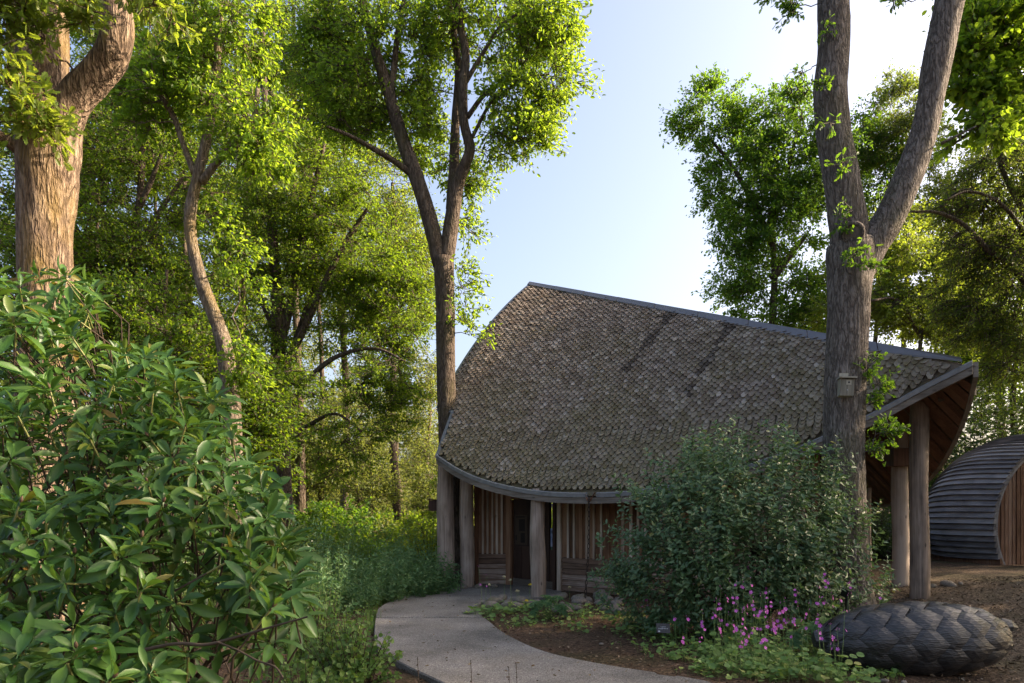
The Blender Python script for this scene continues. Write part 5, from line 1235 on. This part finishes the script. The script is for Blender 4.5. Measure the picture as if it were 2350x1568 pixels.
rosette('broad_leaf_plant', 'broad-leaved plant below the left end of the evergreen bush', 'plant', at(1442, 10.2), 20, .16, .34, .3, 'lime', None, T_oval(), .55)
rosette('broad_leaf_plant', 'pale broad-leaved plant in front of the Y-shaped trunk beside the cone', 'plant', at(1905, 8.4), 16, .20, .62, .32, 'lime', None, T_oval(), .7)
def palmate(name, label, b, n, L, hmax, r, leaf):
    t = thing(name, b, label, 'plant'); b = np.asarray(b); pos, ax, nr = [], [], []; st = []
    for i in range(n):
        a = rng.uniform(0, 6.28); k = math.sqrt(rng.uniform(0, 1)); c = b+[r*k*math.cos(a), r*k*math.sin(a), hmax*(1-.5*k*k)*rng.uniform(.6, 1.1)]
        nn_ = nrmz(np.array([math.cos(a)*.5*k, math.sin(a)*.5*k-.3, 1])+rng.normal(size=3)*.2); e1 = nrmz(np.cross(nn_, [.2, 1, .1])); e2 = np.cross(nn_, e1)
        for j in range(9):
            q_ = j*2*PI/9+a; dv = math.cos(q_)*e1+math.sin(q_)*e2; pos.append(c); ax.append(dv-nn_*.12); nr.append(nn_)
        st.append([b+rng.normal(size=3)*[.02, .02, 0], (b+c)/2+[0, 0, .03], c])
    pos, ax, nr = map(np.array, (pos, ax, nr)); mb = MB(); Ls = L*rng.uniform(.75, 1.1, len(pos)); leaves(mb, T_oval(), pos, ax, nr, Ls, Ls*.26); mb.build('foliage', G[leaf], t)
    tb = MB(); tubes(tb, np.array(st), np.full((n, 3), .003), 4); tb.build('stalks', stemg, t)
palmate('lupin_plant', 'dark green lupin clump with finger-like leaves in front of the stones', at(1262, 11.2), 26, .12, .38, .36, 'herb')
palmate('lupin_plant', 'lupin leaves under the evergreen bush behind the black plant label', at(1545, 9.3), 18, .13, .42, .35, 'herb')
palmate('lupin_plant', 'lupin leaves between the pink flowers and the carved cone', at(1880, 8.0), 22, .12, .45, .35, 'herb')
bush('meadow_rue', 'yellowish feathery seed plant behind the pink flowers', 'plant', at(1660, 9.0), .55, .85, 60, 14, .05, 'lime', T_oval(), .5, None, 0, .5, .3, stemg, .003)

# --- pink mallows
def flower_mesh():
    V, Fs = [], []; mb = MB()
    for k in range(5):
        a = k*2*PI/5; c, s_ = math.cos(a), math.sin(a)
        pt = np.array([[.05, 0, 0], [.55, .34, .12], [1.0, .30, .22], [1.05, 0, .20], [1.0, -.30, .22], [.55, -.34, .12]])
        V = np.c_[pt[:, 0]*c-pt[:, 1]*s_, pt[:, 0]*s_+pt[:, 1]*c, pt[:, 2]]
        mb.add(V, [np.array([[0, 3, 2, 1], [0, 5, 4, 3]])])
    tubes(mb, [[0, 0, 0], [0, 0, .35]], [.09, .05], 5, 1)
    return mb.mesh('flower', [petal, pink_white])
flm = flower_mesh()
mb = MB(); tubes(mb, [[0, 0, 0], [0, 0, .5], [0, 0, 1], [0, 0, 1.4]], [.1, .35, .28, .03], 6); bdm = mb.mesh('bud', petal)
def mallow(label, b, h, nst, nfl, group, r=.14, nleaf=16):
    b = np.asarray(b, float); t = thing('pink_mallow', b, label, 'flower', group); st = []; 
    for k in range(nst):
        a = rng.uniform(0, 6.28); hh = h*rng.uniform(.65, 1.08); lean = rng.uniform(.02, .20)*hh
        s_ = b+np.array([math.cos(a)*r*.5, math.sin(a)*r*.5, 0]); e = s_+np.array([math.cos(a)*lean, math.sin(a)*lean, hh]); m = (s_+e)/2+rng.normal(size=3)*.015
        q_ = catmull(np.array([s_, m, e]), 4); st.append(q_)
        for j in range(nfl):
            f = rng.uniform(.62, 1.0); p = s_*(1-f)+e*f+ (m-(s_+e)/2)*4*f*(1-f)
            dv = nrmz(np.array([rng.normal()*.7, -.8+rng.normal()*.5, .35])); p = p+dv*.02; s2 = rng.uniform(.014, .021)
            M = Matrix.Translation(Vector(p)) @ Vector(dv).to_track_quat('Z', 'Y').to_matrix().to_4x4() @ Matrix.Scale(s2, 4); obj('flower', flm, t, M)
        for j in range(2):
            f = rng.uniform(.9, 1.03); p = s_*(1-f)+e*f+rng.normal(size=3)*.008; obj('bud', bdm, t, Matrix.Translation(Vector(p)) @ Matrix.Scale(.009, 4))
    tb = MB(); tubes(tb, np.array(st), np.linspace(.0032, .0016, len(st[0]))[None]*np.ones((nst, 1)), 4); tb.build('stems', stemg, t)
    n = nleaf; az = rng.uniform(0, 6.28, n); k = np.sqrt(rng.uniform(0, 1, n)); pos = b+np.c_[r*1.6*k*np.cos(az), r*1.6*k*np.sin(az), h*rng.uniform(.08, .5, n)**1.3]
    Ls = .072*rng.uniform(.55, 1.25, n); mb = MB(); leaves(mb, T_round(), pos, np.c_[np.cos(az), np.sin(az), np.zeros(n)-.1], np.array([0, -.3, 1])+rng.normal(size=(n, 3))*.3, Ls, Ls); 
    tubes(mb, np.stack([np.c_[pos[:, 0]*.5+b[0]*.5, pos[:, 1]*.5+b[1]*.5, pos[:, 2]*.5+b[2]*.5], pos], 1), np.full((n, 2), .0018), 3, 1); mb.build('foliage', [G['mallow'], stemg], t)
GM = 'pink mallows in the flower bed'
for px, d, h in ((1650, 8.2, .62), (1690, 8.0, .75), (1720, 8.3, .82), (1745, 7.9, .72), (1770, 8.2, .78), (1790, 7.8, .62), (1665, 7.6, .55), (1705, 7.5, .62), (1755, 7.4, .58), (1640, 7.9, .5), (1735, 7.1, .5), (1690, 7.0, .45)):
    mallow('tall pink-flowered mallow in the dense clump left of the carved cone', at(px, d), h*1.08, 4, 2, GM, .15, 32)
for px, d, h, ns, nf, lab in ((1475, 9.6, .55, 3, 2, 'small pink mallow left of the black plant label'), (1560, 8.6, .45, 2, 2, 'small pink mallow right of the black plant label'), (1585, 7.9, .4, 2, 3, 'low pink mallow at the left end of the flower clump'),
        (1800, 7.3, .72, 3, 3, 'pink mallow standing at the left tip of the carved cone'), (1850, 6.9, .78, 4, 2, 'pink mallow in front of the left half of the carved cone'), (1905, 6.7, .82, 4, 2, 'pink mallow in front of the middle of the carved cone'),
        (1945, 6.6, .62, 3, 2, 'shorter leafy mallow in front of the carved cone middle'), (1870, 8.2, .95, 4, 4, 'tall pink mallow behind the left part of the carved cone'), (1920, 8.3, .98, 4, 3, 'tall pink mallow behind the top of the carved cone'), (1985, 8.3, .88, 3, 2, 'pink mallow behind the cone near the right log post'), (1720, 8.75, 1.05, 2, 2, 'tallest pink mallow rising before the evergreen bush')):
    mallow(lab, at(px, d), h, ns, nf, GM, .15, 44 if d < 7.4 else 24)
mallow('two-stemmed pink mallow rising from the round leaves at the path corner', at(1112, 11.7), .78, 2, 1, GM, .08, 6)
# seed heads
def seedhead(label, b, h, m, group):
    t = thing('seed_head_plant', b, label, 'plant', group); b = np.asarray(b); e = b+[rng.normal()*.03, 0, h]; tb = MB(); tubes(tb, [b, (b+e)/2+[.01, 0, 0], e], [.003, .0025, .002], 4); tb.build('stem', stemg, t)
    n = 14; mb = MB(); v = rdir(n); v[:, 2] = abs(v[:, 2]); tubes(mb, np.stack([np.tile(e, (n, 1)), e+v*.035], 1), np.array([[.0015, .006]]*n), 4); mb.build('head', m, t)
for px, d, h in ((1155, 12.2, .62), (1172, 12.2, .56), (1128, 11.9, .5), (1185, 12.0, .38), (1196, 12.2, .36), (1305, 12.9, .32)): seedhead('thin stem with a pale seed head in the bed by the centre post', at(px, d), h, pink_white, 'pale seed heads by the path')
for px, d, h in ((1209, 12.4, .46), (1205, 11.9, .22)): seedhead('thin stem with a yellow flower head by the centre post', at(px, d), h, yellow_f, 'yellow flower heads by the path')
for px, py, lab in ((958, 1508, 'leftmost dry brown stem standing before the path'), (1080, 1515, 'dry brown stem second from the left before the path'), (1167, 1530, 'shortest dry brown stem before the path'), (1184, 1520, 'rightmost dry brown stem before the path')):
    e = P(px, py, 3.6); b = np.array([e[0]+.03, e[1], -.03]); t = thing('dry_stem', b, lab, 'plant', 'dry stems in the foreground'); tb = MB(); tubes(tb, [b, (b+e)/2+[.01, 0, 0], e], [.0028, .0024, .0015], 5); tb.build('stem', twig, t)
    n = 16; mb = MB(); f = rng.uniform(.55, 1, (n, 1)); v = rdir(n); p = b*(1-f)+e*f; tubes(mb, np.stack([p, p+v*.008], 1), np.array([[.003, .002]]*n), 4); kind(mb.build('seed_pods', litter_m, t), 'stuff')

# ================================================================== SIGNS, BOXES
def textm(name, body, size, mat, parent, M):
    cu = bpy.data.curves.new(name, 'FONT'); cu.body = body; cu.size = size; cu.align_x = 'CENTER'; cu.align_y = 'CENTER'; cu.materials.append(mat)
    tmp = bpy.data.objects.new(name, cu); C.objects.link(tmp); bpy.context.view_layer.update()
    me = bpy.data.meshes.new_from_object(tmp.evaluated_get(bpy.context.evaluated_depsgraph_get())); me.name = name
    bpy.data.objects.remove(tmp); me.materials.clear(); me.materials.append(mat)
    return obj(name, me, parent, M)
white_ink = flatmat('white_print', (.55, .58, .62), .6, .3, 0, .05)
b = np.array(at(1530, 8.75)); pl_ = thing('plant_label', b, 'small black plant label with white print on a stake in the bark bed', 'sign')
c = P(1522, 1442, 8.75); mb = MB(); tubes(mb, [b-[0, 0, .05], c+[0.006, 0.012, -.02]], [.007, .007], 6); mb.build('stake', black, pl_)
tilt_ = math.radians(-25); ey_ = np.array([0, math.sin(-tilt_)*1, math.cos(tilt_)]); exx = np.array([1, 0, -.02]); 
mb = MB(); box(mb, c, np.array([.088, 0, -.004]), ey_*.062, np.cross(exx, ey_)*.0025); mb.build('plate', black, pl_)
R3 = Matrix(((1, 0, 0, 0), (0, ey_[1], -ey_[2], 0), (0, ey_[2], ey_[1], 0), (0, 0, 0, 1)))
nz_ = np.array([0, -ey_[2], ey_[1]])
for body, sz, dx, dy in (('Lupinus', .020, 0, .018), ('Russell Hybrid', .021, 0, -.006)):
    textm('lettering', body, sz, white_ink, pl_, Matrix.Translation(Vector(c+ey_*dy+nz_*.004+np.array([dx, 0, 0]))) @ R3)
mb = MB(); box(mb, c+ey_*-.040+np.array([-.062, 0, 0])+nz_*.0032, [.018, 0, 0], ey_*.006, nz_*.0006); mb.build('printed_panel', white_ink, pl_)
b = np.array(at(1945, 8.9)); p2 = thing('plant_label', b, 'black plant label seen edge-on among the mallows by the trunk', 'sign'); c = P(1942, 1362, 8.9); mb = MB(); box(mb, (b+c)/2, [.012, 0, 0], [0, .03, 0], [0, 0, (c[2]-b[2])/2]); mb.build('stake', black, p2); mb = MB(); box(mb, c, [.015, .012, 0], [-.03, .06, .02], [0, -.02, .055]); mb.build('plate', black, p2)
# nest box on the Y-shaped oak
bw = woodmat('grey_box_wood', (.12, .11, .085), (.25, .235, .185), (.36, .34, .275)); felt = flatmat('mossy_felt', (.03, .042, .025), .9, .1, 0, .4, 40, .4)
c = P(1941, 890, 9.62); nb_ = thing('nest_box', c-np.array([0, 0, .12]), 'grey wooden nest box with a round hole on the Y-shaped oak', 'nest box')
rot = Matrix.Rotation(math.radians(4), 4, 'Y') @ Matrix.Rotation(math.radians(-12), 4, 'Z')
def nbox(name, cc, hx, hy, hz, mat, taper=0):
    mb = MB(); box(mb, np.array(cc), [hx, 0, 0], [0, hy, 0], [0, 0, hz]); me = mb.mesh(name, mat); return obj(name, me, nb_, Matrix.Translation(Vector(c)) @ rot)
nbox('front', (0, -.068, -.01), .088, .008, .115, bw); nbox('side', (-.084, 0, 0), .008, .068, .12, bw); nbox('side', (.084, 0, 0), .008, .068, .12, bw); nbox('floor', (0, 0, -.118), .083, .066, .008, bw)
nbox('back_board', (-.02, .075, .05), .06, .008, .17, bw); nbox('roof', (0, -.02, .128), .112, .10, .010, bw); nbox('felt_strip', (0, .03, .148), .085, .05, .012, felt); nbox('hole_plate', (.018, -.079, .060), .034, .003, .034, bw)
mb = MB(); a = np.arange(14)*2*PI/14; mb.add(np.c_[.018+.0135*np.cos(a), np.full(14, -.0832), .060+.0135*np.sin(a)], np.arange(14)[None]); obj('hole', mb.mesh('hole', black), nb_, Matrix.Translation(Vector(c)) @ rot)
mb = MB(); mb.add(np.c_[.005+.008*np.cos(a), np.full(14, -.0775), -.045+.008*np.sin(a)], np.arange(14)[None]); obj('screw', mb.mesh('screw', steel), nb_, Matrix.Translation(Vector(c)) @ rot)
# dark box on the leftmost post
c = P(994, 1161, 15.75); db = thing('nest_box', c-np.array([0, 0, .13]), 'small dark nest box on the outer side of the leftmost log post', 'nest box')
mb = MB(); box(mb, c, [.09, 0, 0], [0, .08, 0], [0, 0, .12]); mb.build('body', wood_door, db); mb = MB(); box(mb, c+np.array([0, 0, .135]), [.11, 0, -.01], [0, .10, 0], [0, 0, .012]); mb.build('roof', wood_door, db)
# cabin far down the slope
cb = P(945, 1213, 62); cx_, cd_ = cb[0], 62; zg = float(ground_h(cx_, cd_)); cab = thing('cabin', (cx_, cd_, zg), 'far grey cabin with a pinkish roof glimpsed through the trees', 'building')
mb = MB(); box(mb, [cx_, cd_, (zg+.1)/2], [2.4, 0, 0], [0, 1.6, 0], [0, 0, (.1-zg)/2]); mb.build('wall', wood_slat, cab)
mb = MB(); zz = .1; mb.add([[cx_-2.8, cd_-2, zz], [cx_+2.8, cd_-2, zz], [cx_+2.8, cd_, zz+.9], [cx_-2.8, cd_, zz+.9], [cx_-2.8, cd_+2, zz], [cx_+2.8, cd_+2, zz]], [np.array([[0, 1, 2, 3], [3, 2, 5, 4]]), np.array([[0, 3, 4]]), np.array([[1, 5, 2]])]); mb.build('roof', flatmat('pink_slate', (.28, .22, .22), .8), cab)

# --- laurel behind the pod, dark planting seen through the porch
bush('laurel_bush', 'glossy green laurel mass rising behind the slatted pod', 'shrub', at(2240, 21), 2.6, 6.3, 480, 26, .19, 'dark', T_oval(), .42, None, 0, .15, .06, twig, .005, .2, .4, .35)
bush('laurel_bush', 'laurel at the right edge behind the top of the pod', 'shrub', at(2400, 22), 2.6, 6.6, 420, 26, .19, 'dark', T_oval(), .42, None, 0, .15, .06, twig, .005, .2, .4, .35)
bush('laurel_bush', 'bright laurel between the far eave and the pod', 'shrub', at(2150, 23), 2.2, 5.6, 480, 24, .20, 'lime', T_oval(), .42, None, 0, .15, .06, twig, .005, .2, .4, .35)
for px, d, lab in ((2010, 19, 'shrub seen through the porch left of the second post'), (1960, 22, 'shrub seen deep through the porch'), (2060, 24, 'shrub on the bank behind the porch posts'), (2120, 26, 'shrub on the bank beyond the right log post')):
    bush('shrub', lab, 'shrub', at(px, d), 1.7, 1.9, 130, 22, .11, 'dark', T_oval(), .5, 'shrubs behind the porch', 0, .4, .3, twig, .008)
print('done')
